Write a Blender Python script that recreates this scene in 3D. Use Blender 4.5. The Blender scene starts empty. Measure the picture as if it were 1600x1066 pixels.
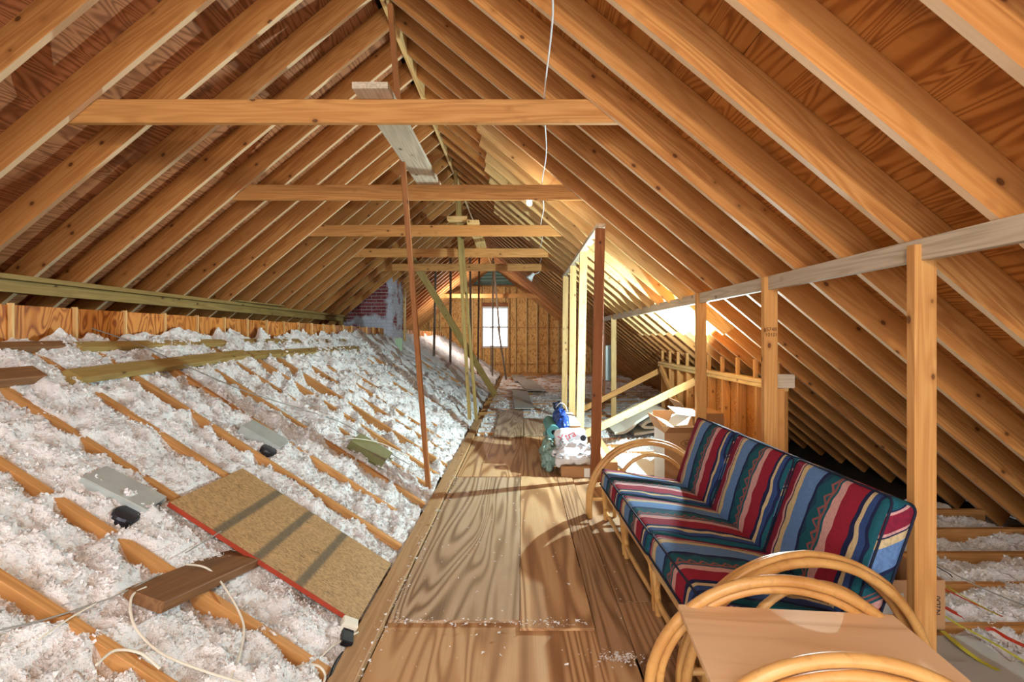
import bpy, bmesh, math, random
import numpy as np
from mathutils import Vector, Matrix

random.seed(7)
rng = np.random.default_rng(11)
scene = bpy.context.scene
COL = scene.collection

# ------------------------------------------------------------------ camera, world, exposure
CAMZ = 1.43
FPX = 760.0
cd = bpy.data.cameras.new('camera')
cam = bpy.data.objects.new('camera', cd)
COL.objects.link(cam)
cam.location = (0, 0, CAMZ)
cam.rotation_euler = (math.radians(90), 0, 0)
cd.sensor_fit = 'HORIZONTAL'
cd.sensor_width = 36.0
cd.lens = FPX / 1600 * 36
cd.shift_x = -15 / 1600
cd.shift_y = -6 / 1600
cd.clip_start = 0.02
cd.clip_end = 200
scene.camera = cam

world = bpy.data.worlds.new('overcast_sky')
scene.world = world
world.use_nodes = True
bg = world.node_tree.nodes['Background']
bg.inputs[0].default_value = (0.93, 0.96, 1.0, 1)
bg.inputs[1].default_value = 3.6

scene.view_settings.view_transform = 'Standard'
scene.view_settings.look = 'None'
scene.view_settings.gamma = 1.0
scene.view_settings.use_curve_mapping = False
scene.view_settings.exposure = 0.4
try:
    scene.cycles.max_bounces = 6
    scene.cycles.diffuse_bounces = 3
    scene.cycles.adaptive_threshold = 0.08
    scene.cycles.caustics_reflective = False
    scene.cycles.caustics_refractive = False
    scene.cycles.sample_clamp_indirect = 6.0
except Exception:
    pass

# lamp powers (watts of the cable bulbs, the clamp lamp and the added far fill)
POWER_NEAR = 118.0
POWER_TIE = 9.0
POWER_CLAMP = 430.0
POWER_FAR_FILL = 105.0

# ------------------------------------------------------------------ materials
MATS = {}

def srgb(r, g, b):
    def f(c):
        c /= 255.0
        return c / 12.92 if c <= 0.04045 else ((c + 0.055) / 1.055) ** 2.4
    return (f(r), f(g), f(b), 1.0)

class NT:
    """small helper to wire shader nodes"""
    def __init__(self, name, rough=0.7, spec=0.3):
        m = bpy.data.materials.new(name)
        m.use_nodes = True
        self.m = m
        self.t = m.node_tree
        self.b = self.t.nodes['Principled BSDF']
        self.b.inputs['Roughness'].default_value = rough
        self.b.inputs['Specular IOR Level'].default_value = spec
        MATS[name] = m
    def n(self, kind, **kw):
        nd = self.t.nodes.new(kind)
        for k, v in kw.items():
            setattr(nd, k, v)
        return nd
    def l(self, a, b):
        self.t.links.new(a, b)
    def val(self, sock, v):
        if hasattr(v, 'links') or isinstance(v, bpy.types.NodeSocket):
            self.l(v, sock)
        else:
            sock.default_value = v
    def math(self, op, a, b=0.0, c=None, clamp=False):
        nd = self.n('ShaderNodeMath', operation=op)
        nd.use_clamp = clamp
        self.val(nd.inputs[0], a)
        self.val(nd.inputs[1], b)
        if c is not None:
            self.val(nd.inputs[2], c)
        return nd.outputs[0]
    def coord(self, scale=(1, 1, 1), rand=True, which='Object'):
        tc = self.n('ShaderNodeTexCoord')
        out = tc.outputs[which]
        if rand:
            oi = self.n('ShaderNodeObjectInfo')
            mul = self.n('ShaderNodeVectorMath', operation='MULTIPLY_ADD')
            cmb = self.n('ShaderNodeCombineXYZ')
            self.l(oi.outputs['Random'], cmb.inputs[0])
            self.l(oi.outputs['Random'], cmb.inputs[1])
            self.l(oi.outputs['Random'], cmb.inputs[2])
            self.l(cmb.outputs[0], mul.inputs[0])
            mul.inputs[1].default_value = (41.0, 17.0, 23.0)
            self.l(out, mul.inputs[2])
            out = mul.outputs[0]
        sc = self.n('ShaderNodeVectorMath', operation='MULTIPLY')
        self.l(out, sc.inputs[0])
        sc.inputs[1].default_value = scale
        return sc.outputs[0]
    def noise(self, vec, scale=1.0, detail=3.0, rough=0.55, dist=0.0):
        nd = self.n('ShaderNodeTexNoise')
        self.l(vec, nd.inputs['Vector'])
        nd.inputs['Scale'].default_value = scale
        nd.inputs['Detail'].default_value = detail
        nd.inputs['Roughness'].default_value = rough
        nd.inputs['Distortion'].default_value = dist
        return nd.outputs['Fac']
    def ramp(self, fac, stops, interp='LINEAR'):
        nd = self.n('ShaderNodeValToRGB')
        cr = nd.color_ramp
        cr.interpolation = interp
        while len(cr.elements) < len(stops):
            cr.elements.new(0.5)
        for e, (p, c) in zip(cr.elements, stops):
            e.position = p
            e.color = c if len(c) == 4 else (*c, 1)
        self.l(fac, nd.inputs[0])
        return nd.outputs[0]
    def mix(self, fac, a, b, blend='MIX'):
        nd = self.n('ShaderNodeMix', data_type='RGBA', blend_type=blend)
        self.val(nd.inputs[0], fac)
        self.val(nd.inputs[6], a)
        self.val(nd.inputs[7], b)
        return nd.outputs[2]
    def smooth(self, x, lo, hi):
        nd = self.n('ShaderNodeMapRange', interpolation_type='SMOOTHSTEP')
        self.val(nd.inputs[0], x)
        nd.inputs[1].default_value = lo
        nd.inputs[2].default_value = hi
        return nd.outputs[0]
    def bump(self, h, strength=0.2, dist=0.01):
        nd = self.n('ShaderNodeBump')
        nd.inputs['Strength'].default_value = strength
        nd.inputs['Distance'].default_value = dist
        self.l(h, nd.inputs['Height'])
        self.l(nd.outputs[0], self.b.inputs['Normal'])
    def out(self, col):
        self.l(col, self.b.inputs['Base Color'])
        return self.m

def wood(name, light, mid, dark, knots=True, rough=0.62, vary=0.28, stain=0.0, edge=0.0):
    """sawn lumber, grain along local X"""
    t = NT(name, rough)
    v = t.coord((0.55, 9, 9))
    g = t.noise(v, 1.0, 2.0, 0.5)
    rings = t.math('SINE', t.math('MULTIPLY', g, 70.0))
    rings = t.math('MULTIPLY_ADD', rings, 0.5, 0.5)
    fine = t.noise(t.coord((3, 160, 160)), 1.0, 1.0)
    fac = t.math('ADD', t.math('MULTIPLY', rings, 0.4), t.math('MULTIPLY', fine, 0.6))
    col = t.ramp(fac, [(0.15, dark), (0.5, mid), (0.85, light)])
    broad = t.noise(t.coord((0.9, 3, 3)), 1.0, 2.0)
    col = t.mix(t.math('MULTIPLY_ADD', t.smooth(broad, 0.35, 0.7), 0.45, 0.35), col, mid)
    if knots:
        vo = t.n('ShaderNodeTexVoronoi')
        t.l(t.coord((5.5, 8.5, 8.5)), vo.inputs['Vector'])
        vo.inputs['Scale'].default_value = 1.0
        halo = t.math('SUBTRACT', 1.0, t.smooth(vo.outputs['Distance'], 0.08, 0.26))
        col = t.mix(t.math('MULTIPLY', halo, 0.35), col, (dark[0] * .8, dark[1] * .7, dark[2] * .6, 1))
        k = t.math('SUBTRACT', 1.0, t.smooth(vo.outputs['Distance'], 0.075, 0.115))
        k = t.math('MULTIPLY', k, 0.85)
        col = t.mix(k, col, (dark[0] * .3, dark[1] * .24, dark[2] * .2, 1))
    if stain > 0:
        s = t.smooth(t.noise(t.coord((1.5, 6, 6)), 1.0, 5.0, 0.7), 0.5, 0.75)
        col = t.mix(t.math('MULTIPLY', s, stain), col, srgb(70, 60, 52))
    if edge > 0:      # narrow edges painted paler for the bounce light on rafter undersides
        tn = t.n('ShaderNodeTexCoord')
        sn = t.n('ShaderNodeSeparateXYZ')
        t.l(tn.outputs['Normal'], sn.inputs[0])
        k = t.math('GREATER_THAN', t.math('ABSOLUTE', sn.outputs[2]), 0.8)
        col = t.mix(t.math('MULTIPLY', k, edge), col, srgb(238, 214, 176))
    oi = t.n('ShaderNodeObjectInfo')
    hv = t.n('ShaderNodeHueSaturation')
    t.l(t.math('MULTIPLY_ADD', oi.outputs['Random'], vary * 2, 1.0 - vary), hv.inputs['Value'])
    t.l(col, hv.inputs['Color'])
    return t.out(hv.outputs[0])

def plywood(name, light, mid, dark, bands=30.0, scale=(0.55, 3.2, 3.2), rough=0.55, stain=0.0, staincol=(70, 58, 48), vary=0.1):
    t = NT(name, rough)
    g = t.noise(t.coord(scale), 1.0, 2.0, 0.4, 0.6)
    r = t.math('MULTIPLY_ADD', t.math('SINE', t.math('MULTIPLY', g, bands)), 0.5, 0.5)
    r = t.math('POWER', r, 2.0)
    fine = t.noise(t.coord((scale[0] * 8, scale[1] * 40, scale[1] * 40) if scale[0] < scale[1] else (scale[0] * 40, scale[1] * 8, scale[0] * 40)), 1.0, 3.0)
    fac = t.math('ADD', t.math('MULTIPLY', r, 0.7), t.math('MULTIPLY', fine, 0.3))
    col = t.ramp(fac, [(0.1, light), (0.4, mid), (0.95, dark)])
    br = t.noise(t.coord((0.8, 1.2, 1.2)), 1.0, 3.0)
    col = t.mix(t.math('MULTIPLY', t.smooth(br, 0.45, 0.7), 0.45), col, mid)
    if stain > 0:
        s = t.smooth(t.noise(t.coord((2.0, 5, 5)), 1.0, 5.0, 0.7), 0.52, 0.72)
        col = t.mix(t.math('MULTIPLY', s, stain), col, srgb(*staincol))
    oi = t.n('ShaderNodeObjectInfo')
    hv = t.n('ShaderNodeHueSaturation')
    t.l(t.math('MULTIPLY_ADD', oi.outputs['Random'], vary * 2, 1.0 - vary), hv.inputs['Value'])
    t.l(col, hv.inputs['Color'])
    return t.out(hv.outputs[0])

def osb(name, light, mid, dark):
    t = NT(name, 0.6)
    vo = t.n('ShaderNodeTexVoronoi')
    wv = t.n('ShaderNodeVectorMath', operation='ADD')
    nz = t.n('ShaderNodeTexNoise')
    base = t.coord((14, 34, 34))
    t.l(base, nz.inputs['Vector'])
    nz.inputs['Scale'].default_value = 0.35
    t.l(base, wv.inputs[0])
    t.l(nz.outputs['Color'], wv.inputs[1])
    t.l(wv.outputs[0], vo.inputs['Vector'])
    vo.inputs['Scale'].default_value = 1.0
    sep = t.n('ShaderNodeSeparateColor')
    t.l(vo.outputs['Color'], sep.inputs[0])
    col = t.ramp(sep.outputs[0], [(0.05, dark), (0.3, mid), (0.6, light), (0.95, mid)])
    fn = t.noise(t.coord((25, 60, 60)), 1.0, 4.0, 0.7)
    col = t.mix(t.smooth(fn, 0.62, 0.74), col, (dark[0] * .4, dark[1] * .4, dark[2] * .4, 1))
    t.bump(sep.outputs[1], 0.25, 0.003)
    return t.out(col)

def plain(name, col, rough=0.6, spec=0.3, metallic=0.0, nscale=0.0, namt=0.25, bump=0.0):
    t = NT(name, rough, spec)
    t.b.inputs['Metallic'].default_value = metallic
    c = t.n('ShaderNodeRGB')
    c.outputs[0].default_value = col
    o = c.outputs[0]
    sc = nscale if nscale > 0 else 6.0
    nz = t.noise(t.coord((sc, sc, sc)), 1.0, 4.0, 0.6)
    o = t.mix(t.math('MULTIPLY', t.smooth(nz, 0.4, 0.75), namt), o, (col[0] * .55, col[1] * .55, col[2] * .55, 1))
    if bump:
        t.bump(nz, bump, 0.01)
    return t.out(o)

def emit(name, col, strength):
    t = NT(name)
    t.b.inputs['Base Color'].default_value = col
    t.b.inputs['Emission Color'].default_value = col
    t.b.inputs['Emission Strength'].default_value = strength
    return t.m

wood('rafter_wood', srgb(212, 158, 94), srgb(188, 126, 66), srgb(148, 90, 42), vary=0.2, edge=0.6)
wood('stud_wood', srgb(220, 164, 98), srgb(198, 138, 76), srgb(160, 102, 50), vary=0.12)
wood('pole_wood', srgb(178, 118, 70), srgb(156, 98, 52), srgb(120, 72, 36), vary=0.05)
wood('grey_pole_wood', srgb(134, 112, 92), srgb(112, 92, 74), srgb(84, 66, 52), vary=0.1)

wood('pale_wood', srgb(236, 205, 150), srgb(220, 180, 118), srgb(184, 138, 84), vary=0.12)
wood('post_wood', srgb(226, 178, 112), srgb(206, 148, 84), srgb(168, 108, 54), vary=0.14)
wood('dark_post_wood', srgb(176, 112, 62), srgb(150, 88, 44), srgb(112, 62, 30), vary=0.1)
wood('joist_wood', srgb(214, 164, 106), srgb(194, 138, 80), srgb(160, 106, 56), vary=0.12)
wood('weathered_wood', srgb(214, 198, 176), srgb(192, 174, 150), srgb(150, 130, 106), vary=0.06)
wood('brown_plank_wood', srgb(158, 116, 78), srgb(132, 92, 58), srgb(98, 64, 38), vary=0.08, stain=0.4)
wood('olive_wood', srgb(186, 160, 98), srgb(160, 132, 76), srgb(124, 98, 52), vary=0.1)
wood('walk_plank_wood', srgb(202, 166, 124), srgb(184, 146, 104), srgb(150, 112, 76), vary=0.05, stain=0.2)
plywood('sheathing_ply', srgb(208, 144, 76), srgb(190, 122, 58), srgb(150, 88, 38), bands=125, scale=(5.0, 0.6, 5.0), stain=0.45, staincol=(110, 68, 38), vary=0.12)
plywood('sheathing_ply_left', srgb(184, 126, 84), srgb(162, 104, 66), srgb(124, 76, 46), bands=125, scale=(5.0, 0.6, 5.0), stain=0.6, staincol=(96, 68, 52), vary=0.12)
plywood('blocking_ply', srgb(214, 146, 72), srgb(194, 118, 48), srgb(132, 68, 24), bands=60, scale=(2.2, 7, 7))
plywood('walk_ply', srgb(206, 168, 124), srgb(186, 142, 98), srgb(140, 98, 62), bands=85, scale=(0.26, 3.4, 3.4), stain=0.1)
plywood('walk_ply_grey', srgb(190, 164, 134), srgb(168, 138, 106), srgb(112, 86, 62), bands=105, scale=(0.32, 3.0, 3.0), stain=0.1)
plywood('walk_ply_brown', srgb(186, 146, 108), srgb(164, 124, 88), srgb(124, 90, 60), bands=85, scale=(0.3, 4.4, 4.4), stain=0.15)
plywood('table_ply', srgb(240, 206, 166), srgb(234, 198, 156), srgb(218, 178, 134), bands=20, scale=(1.0, 9, 9), vary=0.02, rough=0.6)
osb('osb_wall', srgb(236, 184, 110), srgb(218, 160, 88), srgb(176, 116, 56))
plain('dark_felt', srgb(40, 34, 30), 0.9)
plain('drywall_back', srgb(170, 164, 156), 0.9)
plain('white_paint', srgb(238, 240, 240), 0.5)
plain('white_cable', srgb(226, 218, 200), 0.5, namt=0.1)
plain('grey_cable', srgb(150, 148, 140), 0.5, namt=0.1)
plain('black_rubber', srgb(24, 24, 26), 0.5)
plain('ivory_plastic', srgb(232, 226, 208), 0.4, namt=0.05)
plain('galvanised', srgb(196, 204, 200), 0.38, 0.5, 0.35, nscale=9, namt=0.3)
plain('olive_metal', srgb(126, 124, 78), 0.5, 0.4, 0.1, nscale=14, namt=0.5)
plain('dark_metal', srgb(56, 56, 62), 0.4, 0.5, 0.6)
plain('cardboard', srgb(186, 140, 98), 0.8, nscale=3, namt=0.18)
plain('cardboard_dark', srgb(140, 98, 64), 0.8, nscale=3, namt=0.2)
plain('paper', srgb(238, 240, 240), 0.8, nscale=5, namt=0.08)
plain('grey_board', srgb(186, 182, 172), 0.85, nscale=5, namt=0.2)
plain('white_plastic_film', srgb(232, 234, 240), 0.28, 0.6, nscale=4, namt=0.1, bump=0.3)
plain('red_print', srgb(206, 46, 40), 0.4, namt=0.1)
plain('green_print', srgb(36, 120, 84), 0.4, namt=0.1)
plain('black_print', srgb(28, 26, 30), 0.5, namt=0.05)
plain('brown_print', srgb(86, 52, 32), 0.7, namt=0.05)
plain('teal_foam', srgb(98, 156, 156), 0.65, nscale=7)
plain('teal_cloth', srgb(158, 186, 176), 0.8, nscale=5, namt=0.35, bump=0.4)
plain('blue_nylon', srgb(34, 74, 158), 0.4, 0.5, nscale=5, namt=0.45, bump=0.4)
plain('navy_nylon', srgb(30, 36, 62), 0.5, 0.4, nscale=5, namt=0.3)
plain('carpet_pile', srgb(226, 222, 208), 0.95, nscale=60, namt=0.3, bump=0.5)
plain('carpet_back', srgb(176, 164, 138), 0.95, nscale=40, namt=0.3)
plain('yellow_strap', srgb(206, 200, 70), 0.45, namt=0.15)
plain('red_strap', srgb(204, 66, 40), 0.45, namt=0.15)
plain('green_metal', srgb(176, 208, 192), 0.4, 0.4, 0.2)
plain('piping_navy', srgb(28, 34, 56), 0.8)
plain('red_paint', srgb(168, 62, 38), 0.7, nscale=18, namt=0.4)
plain('white_label', srgb(222, 222, 214), 0.7)
plain('soffit_dark', srgb(60, 46, 36), 0.9)
plain('mortar', srgb(186, 186, 190), 0.95, nscale=7, namt=0.3, bump=0.3)
plain('pale_green_board', srgb(178, 204, 168), 0.8, nscale=6, namt=0.25)

def make_insulation():
    t = NT('blown_insulation', 0.95, 0.1)
    a = t.noise(t.coord((5, 5, 5), rand=False), 1.0, 4.0, 0.6)
    b = t.noise(t.coord((70, 70, 70), rand=False), 1.0, 3.0, 0.7)
    col = t.ramp(a, [(0.3, srgb(248, 248, 247)), (0.5, srgb(242, 239, 237)), (0.75, srgb(222, 216, 213))])
    col = t.mix(t.math('MULTIPLY', t.smooth(b, 0.6, 0.74), 0.5), col, srgb(168, 160, 154))
    t.bump(b, 0.8, 0.012)
    return t.out(col)
make_insulation()

def make_walk_osb():
    # dull OSB sheet with three dark soft-edged bars across it
    t = NT('striped_osb', 0.6)
    vo = t.n('ShaderNodeTexVoronoi')
    t.l(t.coord((16, 40, 40), rand=False), vo.inputs['Vector'])
    sep = t.n('ShaderNodeSeparateColor')
    t.l(vo.outputs['Color'], sep.inputs[0])
    col = t.ramp(sep.outputs[0], [(0.1, srgb(150, 118, 78)), (0.5, srgb(176, 140, 94)), (0.9, srgb(190, 154, 106))])
    fn = t.noise(t.coord((10, 26, 26), rand=False), 1.0, 5.0, 0.7)
    col = t.mix(t.math('MULTIPLY', t.smooth(fn, 0.6, 0.72), 0.7), col, srgb(74, 60, 42))
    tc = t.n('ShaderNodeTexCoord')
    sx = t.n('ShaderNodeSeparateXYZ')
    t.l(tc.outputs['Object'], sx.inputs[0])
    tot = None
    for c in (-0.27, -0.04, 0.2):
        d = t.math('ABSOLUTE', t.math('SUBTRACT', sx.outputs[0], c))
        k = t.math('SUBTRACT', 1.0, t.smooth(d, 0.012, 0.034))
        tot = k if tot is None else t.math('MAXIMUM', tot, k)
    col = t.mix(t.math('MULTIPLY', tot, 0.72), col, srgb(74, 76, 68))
    return t.out(col)
make_walk_osb()

def make_brick():
    t = NT('chimney_brick', 0.9, 0.15)
    n1 = t.noise(t.coord((30, 30, 30)), 1.0, 4.0)
    col = t.ramp(n1, [(0.3, srgb(96, 50, 54)), (0.5, srgb(134, 66, 66)), (0.75, srgb(160, 92, 88))])
    # lime bloom, in world position so that it runs over neighbouring bricks
    geo = t.n('ShaderNodeNewGeometry')
    sx = t.n('ShaderNodeSeparateXYZ')
    t.l(geo.outputs['Position'], sx.inputs[0])
    nz = t.n('ShaderNodeTexNoise')
    t.l(geo.outputs['Position'], nz.inputs['Vector'])
    nz.inputs['Scale'].default_value = 3.2
    nz.inputs['Detail'].default_value = 6.0
    side = t.smooth(sx.outputs[0], -2.98, -2.84)
    low = t.math('SUBTRACT', 1.0, t.smooth(sx.outputs[2], 1.72, 2.0))
    top = t.smooth(sx.outputs[2], 2.5, 2.9)
    s = t.math('ADD', nz.outputs[0], t.math('MULTIPLY', t.math('MAXIMUM', t.math('MAXIMUM', side, low), top), 0.2))
    col = t.mix(t.math('MULTIPLY', t.smooth(s, 0.56, 0.7), 0.85), col, srgb(200, 208, 220))
    t.bump(n1, 0.4, 0.006)
    return t.out(col)
make_brick()

def make_rattan():
    t = NT('rattan_cane', 0.38, 0.45)
    n1 = t.noise(t.coord((3, 3, 3), rand=False), 1.0, 3.0)
    n2 = t.noise(t.coord((40, 40, 40), rand=False), 1.0, 3.0)
    col = t.ramp(n1, [(0.3, srgb(190, 132, 70)), (0.5, srgb(218, 166, 98)), (0.75, srgb(236, 194, 128))])
    col = t.mix(t.math('MULTIPLY', t.smooth(n2, 0.5, 0.75), 0.3), col, srgb(150, 98, 48))
    return t.out(col)
make_rattan()
plain('cane_node', srgb(160, 108, 58), 0.5, nscale=20)

def make_fabric(name, axis, phase):
    """woven serape stripes: stripes change along local `axis` and wander along the other one"""
    t = NT(name, 0.92, 0.12)
    tc = t.n('ShaderNodeTexCoord')
    sx = t.n('ShaderNodeSeparateXYZ')
    t.l(tc.outputs['Object'], sx.inputs[0])
    y = sx.outputs[1]
    run = t.math('ADD', sx.outputs[0], t.math('MULTIPLY', sx.outputs[2], 0.9))
    nz = t.n('ShaderNodeTexNoise')
    t.l(t.coord((7, 7, 7), rand=False), nz.inputs['Vector'])
    nz.inputs['Detail'].default_value = 1.0
    nz.inputs['Scale'].default_value = 1.0
    wob = t.math('MULTIPLY', t.math('SUBTRACT', nz.outputs[0], 0.5), 0.10)
    pos = t.math('ADD', t.math('MULTIPLY_ADD', y, -1.0 / 0.66, 0.5 + phase), wob)
    sn = t.n('ShaderNodeSeparateXYZ')
    t.l(tc.outputs['Normal'], sn.inputs[0])
    flank = t.math('GREATER_THAN', t.math('ABSOLUTE', sn.outputs[1]), 0.72)
    alt = t.math('MULTIPLY_ADD', run, 1.5, 0.35)
    mp = t.n('ShaderNodeMix', data_type='FLOAT')
    t.l(flank, mp.inputs[0]); t.l(pos, mp.inputs[2]); t.l(alt, mp.inputs[3])
    pos = t.math('FRACT', mp.outputs[0])
    C = dict(mar=srgb(138, 38, 62), red=srgb(156, 40, 58), blu=srgb(104, 140, 190), nav=srgb(36, 42, 78), tea=srgb(34, 92, 104),
             crm=srgb(212, 190, 146), pnk=srgb(214, 164, 158), brn=srgb(150, 92, 88), ind=srgb(56, 80, 132))
    seq = [(0.0, 'mar'), (0.115, 'pnk'), (0.135, 'nav'), (0.146, 'crm'), (0.205, 'blu'), (0.375, 'nav'), (0.405, 'tea'), (0.53, 'brn'),
           (0.55, 'tea'), (0.57, 'pnk'), (0.63, 'red'), (0.765, 'nav'), (0.80, 'crm'), (0.835, 'ind'), (0.885, 'nav'), (0.91, 'tea'), (0.965, 'nav'), (0.98, 'pnk')]
    base = t.ramp(pos, [(p, C[c]) for p, c in seq], 'CONSTANT')
    # zigzag teeth inside the teal band
    tri = t.math('MULTIPLY', t.math('PINGPONG', t.math('MULTIPLY', run, 1.0), 0.028), 1.6)
    zz = t.math('SUBTRACT', t.math('SUBTRACT', pos, 0.48), tri)
    inz = t.math('MULTIPLY', t.math('GREATER_THAN', zz, 0.0), t.math('LESS_THAN', zz, 0.022))
    col = t.mix(inz, base, C['brn'])
    z2 = t.math('SUBTRACT', t.math('SUBTRACT', pos, 0.40), t.math('MULTIPLY', t.math('PINGPONG', run, 0.06), 0.9))
    in2 = t.math('MULTIPLY', t.math('LESS_THAN', z2, 0.0), t.math('GREATER_THAN', pos, 0.39))
    col = t.mix(t.math('MULTIPLY', in2, 0.55), col, C['nav'])
    # weave
    wv = t.noise(t.coord((60, 320, 60), rand=False), 1.0, 2.0)
    w2 = t.n('ShaderNodeTexChecker')
    t.l(t.coord((1, 1, 1), rand=False), w2.inputs['Vector'])
    w2.inputs['Scale'].default_value = 260.0
    w2.inputs['Color1'].default_value = (1, 1, 1, 1)
    w2.inputs['Color2'].default_value = (0.72, 0.72, 0.72, 1)
    col = t.mix(0.6, col, w2.outputs[0], 'MULTIPLY')
    col = t.mix(t.math('MULTIPLY', t.smooth(wv, 0.42, 0.62), 0.22), col, srgb(30, 32, 48))
    t.bump(wv, 0.25, 0.003)
    return t.out(col)
for i, ph in enumerate((-0.05, -0.03, -0.01)):
    make_fabric('serape_back_%d' % i, 1, ph)
    make_fabric('serape_seat_%d' % i, 1, 0.02 + ph)

def make_glass():
    t = NT('window_glass', 0.05, 0.5)
    t.b.inputs['Base Color'].default_value = (0.95, 0.98, 1, 1)
    t.b.inputs['Transmission Weight'].default_value = 1.0
    t.b.inputs['IOR'].default_value = 1.02
    return t.m
make_glass()

# ------------------------------------------------------------------ mesh helpers
def tag(o, label=None, cat=None, group=None, kind=None):
    if label: o['label'] = label
    if cat: o['category'] = cat
    if group: o['group'] = group
    if kind: o['kind'] = kind
    return o

def empty(name, loc=(0, 0, 0), **kw):
    o = bpy.data.objects.new(name, None)
    o.empty_display_size = 0.1
    COL.objects.link(o)
    o.location = loc
    return tag(o, **kw)

def link(name, me, mat, parent=None, mw=None, smooth=False):
    """one mesh object; mw = its world matrix"""
    o = bpy.data.objects.new(name, me)
    COL.objects.link(o)
    if mat and not me.materials:
        me.materials.append(MATS[mat])
    if smooth:
        me.shade_smooth()
    mw = mw or Matrix.Identity(4)
    if parent is not None:
        o.parent = parent
        o.matrix_basis = world_of(parent).inverted() @ mw
    else:
        o.matrix_basis = mw
    return o

def world_of(o):
    m = o.matrix_basis.copy() if o.parent is None else world_of(o.parent) @ o.matrix_basis
    return m

BOXES = {}
def prism_mesh(L, w, h, c, mat, skew0=0.0, skew1=0.0):
    """lumber: length on X (centred), w on Y, h on Z, edges chamfered by c, ends skewed by skew (dx per dz)"""
    key = (round(L, 4), round(w, 4), round(h, 4), c, mat, round(skew0, 3), round(skew1, 3))
    if key in BOXES:
        return BOXES[key]
    a, b = w / 2, h / 2
    if c > 0:
        sec = [(-a + c, -b), (a - c, -b), (a, -b + c), (a, b - c), (a - c, b), (-a + c, b), (-a, b - c), (-a, -b + c)]
    else:
        sec = [(-a, -b), (a, -b), (a, b), (-a, b)]
    n = len(sec)
    vs = [(-L / 2 + z * skew0, y, z) for y, z in sec] + [(L / 2 + z * skew1, y, z) for y, z in sec]
    fs = [(i, (i + 1) % n, (i + 1) % n + n, i + n) for i in range(n)]
    fs += [tuple(range(n))[::-1], tuple(range(n, 2 * n))]
    me = bpy.data.meshes.new('lumber')
    me.from_pydata(vs, [], fs)
    me.materials.append(MATS[mat])
    bm = bmesh.new(); bm.from_mesh(me); bmesh.ops.recalc_face_normals(bm, faces=bm.faces); bm.to_mesh(me); bm.free()
    BOXES[key] = me
    return me

def frame(p0, p1, up):
    p0, p1 = Vector(p0), Vector(p1)
    x = (p1 - p0).normalized()
    up = Vector(up)
    z = (up - x * up.dot(x)).normalized()
    y = z.cross(x)
    m = Matrix((x, y, z)).transposed().to_4x4()
    m.translation = (p0 + p1) / 2
    return m, (p1 - p0).length

def board(name, p0, p1, w, h, mat, parent=None, up=(0, 0, 1), c=0.0025, skew0=0.0, skew1=0.0, **kw):
    """lumber from p0 to p1 (centre line); h measured along up, w across"""
    m, L = frame(p0, p1, up)
    o = link(name, prism_mesh(L, w, h, c, mat, skew0, skew1), None, parent, m)
    return tag(o, **kw)

def sheet(name, x0, x1, y0, y1, z0, z1, mat, parent=None, along='Y', rot=0.0, c=0.001, **kw):
    """flat sheet; grain along Y or X"""
    cx, cy, cz = (x0 + x1) / 2, (y0 + y1) / 2, (z0 + z1) / 2
    if along == 'Y':
        me = prism_mesh(y1 - y0, x1 - x0, z1 - z0, c, mat)
        m = Matrix.Translation((cx, cy, cz)) @ Matrix.Rotation(math.pi / 2 + rot, 4, 'Z')
    elif along == 'X':
        me = prism_mesh(x1 - x0, y1 - y0, z1 - z0, c, mat)
        m = Matrix.Translation((cx, cy, cz)) @ Matrix.Rotation(rot, 4, 'Z')
    else:  # Z: grain vertical
        me = prism_mesh(z1 - z0, x1 - x0, y1 - y0, c, mat)
        m = Matrix.Translation((cx, cy, cz)) @ Matrix(((0, 1, 0, 0), (0, 0, 1, 0), (1, 0, 0, 0), (0, 0, 0, 1)))
    return tag(link(name, me, None, parent, m), **kw)

def tube_mesh(path, r, sides=10, closed=False, name='tube', nodes=None, node_amt=0.12):
    P = [Vector(p) for p in path]
    n = len(P)
    vs, fs = [], []
    prev = None
    for i, p in enumerate(P):
        if closed:
            tg = (P[(i + 1) % n] - P[i - 1]).normalized()
        else:
            tg = (P[min(i + 1, n - 1)] - P[max(i - 1, 0)]).normalized()
        if prev is None:
            ref = Vector((0, 0, 1)) if abs(tg.z) < 0.9 else Vector((1, 0, 0))
            nrm = (ref - tg * ref.dot(tg)).normalized()
        else:
            nrm = (prev - tg * prev.dot(tg)).normalized()
        prev = nrm
        bn = tg.cross(nrm)
        rr = r[i] if isinstance(r, (list, tuple)) else r
        if nodes and i % nodes == nodes // 2:
            rr *= 1 + node_amt
        for k in range(sides):
            a = 2 * math.pi * k / sides
            vs.append(p + nrm * math.cos(a) * rr + bn * math.sin(a) * rr)
    rings = n if closed else n - 1
    for i in range(rings):
        j = (i + 1) % n
        for k in range(sides):
            k2 = (k + 1) % sides
            fs.append((i * sides + k, i * sides + k2, j * sides + k2, j * sides + k))
    if not closed:
        fs.append(tuple(range(sides))[::-1])
        fs.append(tuple(range((n - 1) * sides, n * sides)))
    me = bpy.data.meshes.new(name)
    me.from_pydata([tuple(v) for v in vs], [], fs)
    return me

def smooth_path(pts, per=6, closed=False):
    """Catmull-Rom through pts"""
    P = [Vector(p) for p in pts]
    n = len(P)
    out = []
    rng_ = range(n if closed else n - 1)
    for i in rng_:
        if closed:
            a, b, c, d = P[i - 1], P[i], P[(i + 1) % n], P[(i + 2) % n]
        else:
            a, b, c, d = P[max(i - 1, 0)], P[i], P[i + 1], P[min(i + 2, n - 1)]
        for k in range(per):
            t = k / per
            out.append(0.5 * ((2 * b) + (c - a) * t + (2 * a - 5 * b + 4 * c - d) * t * t + (3 * b - a - 3 * c + d) * t ** 3))
    if not closed:
        out.append(P[-1])
    return out

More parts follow.
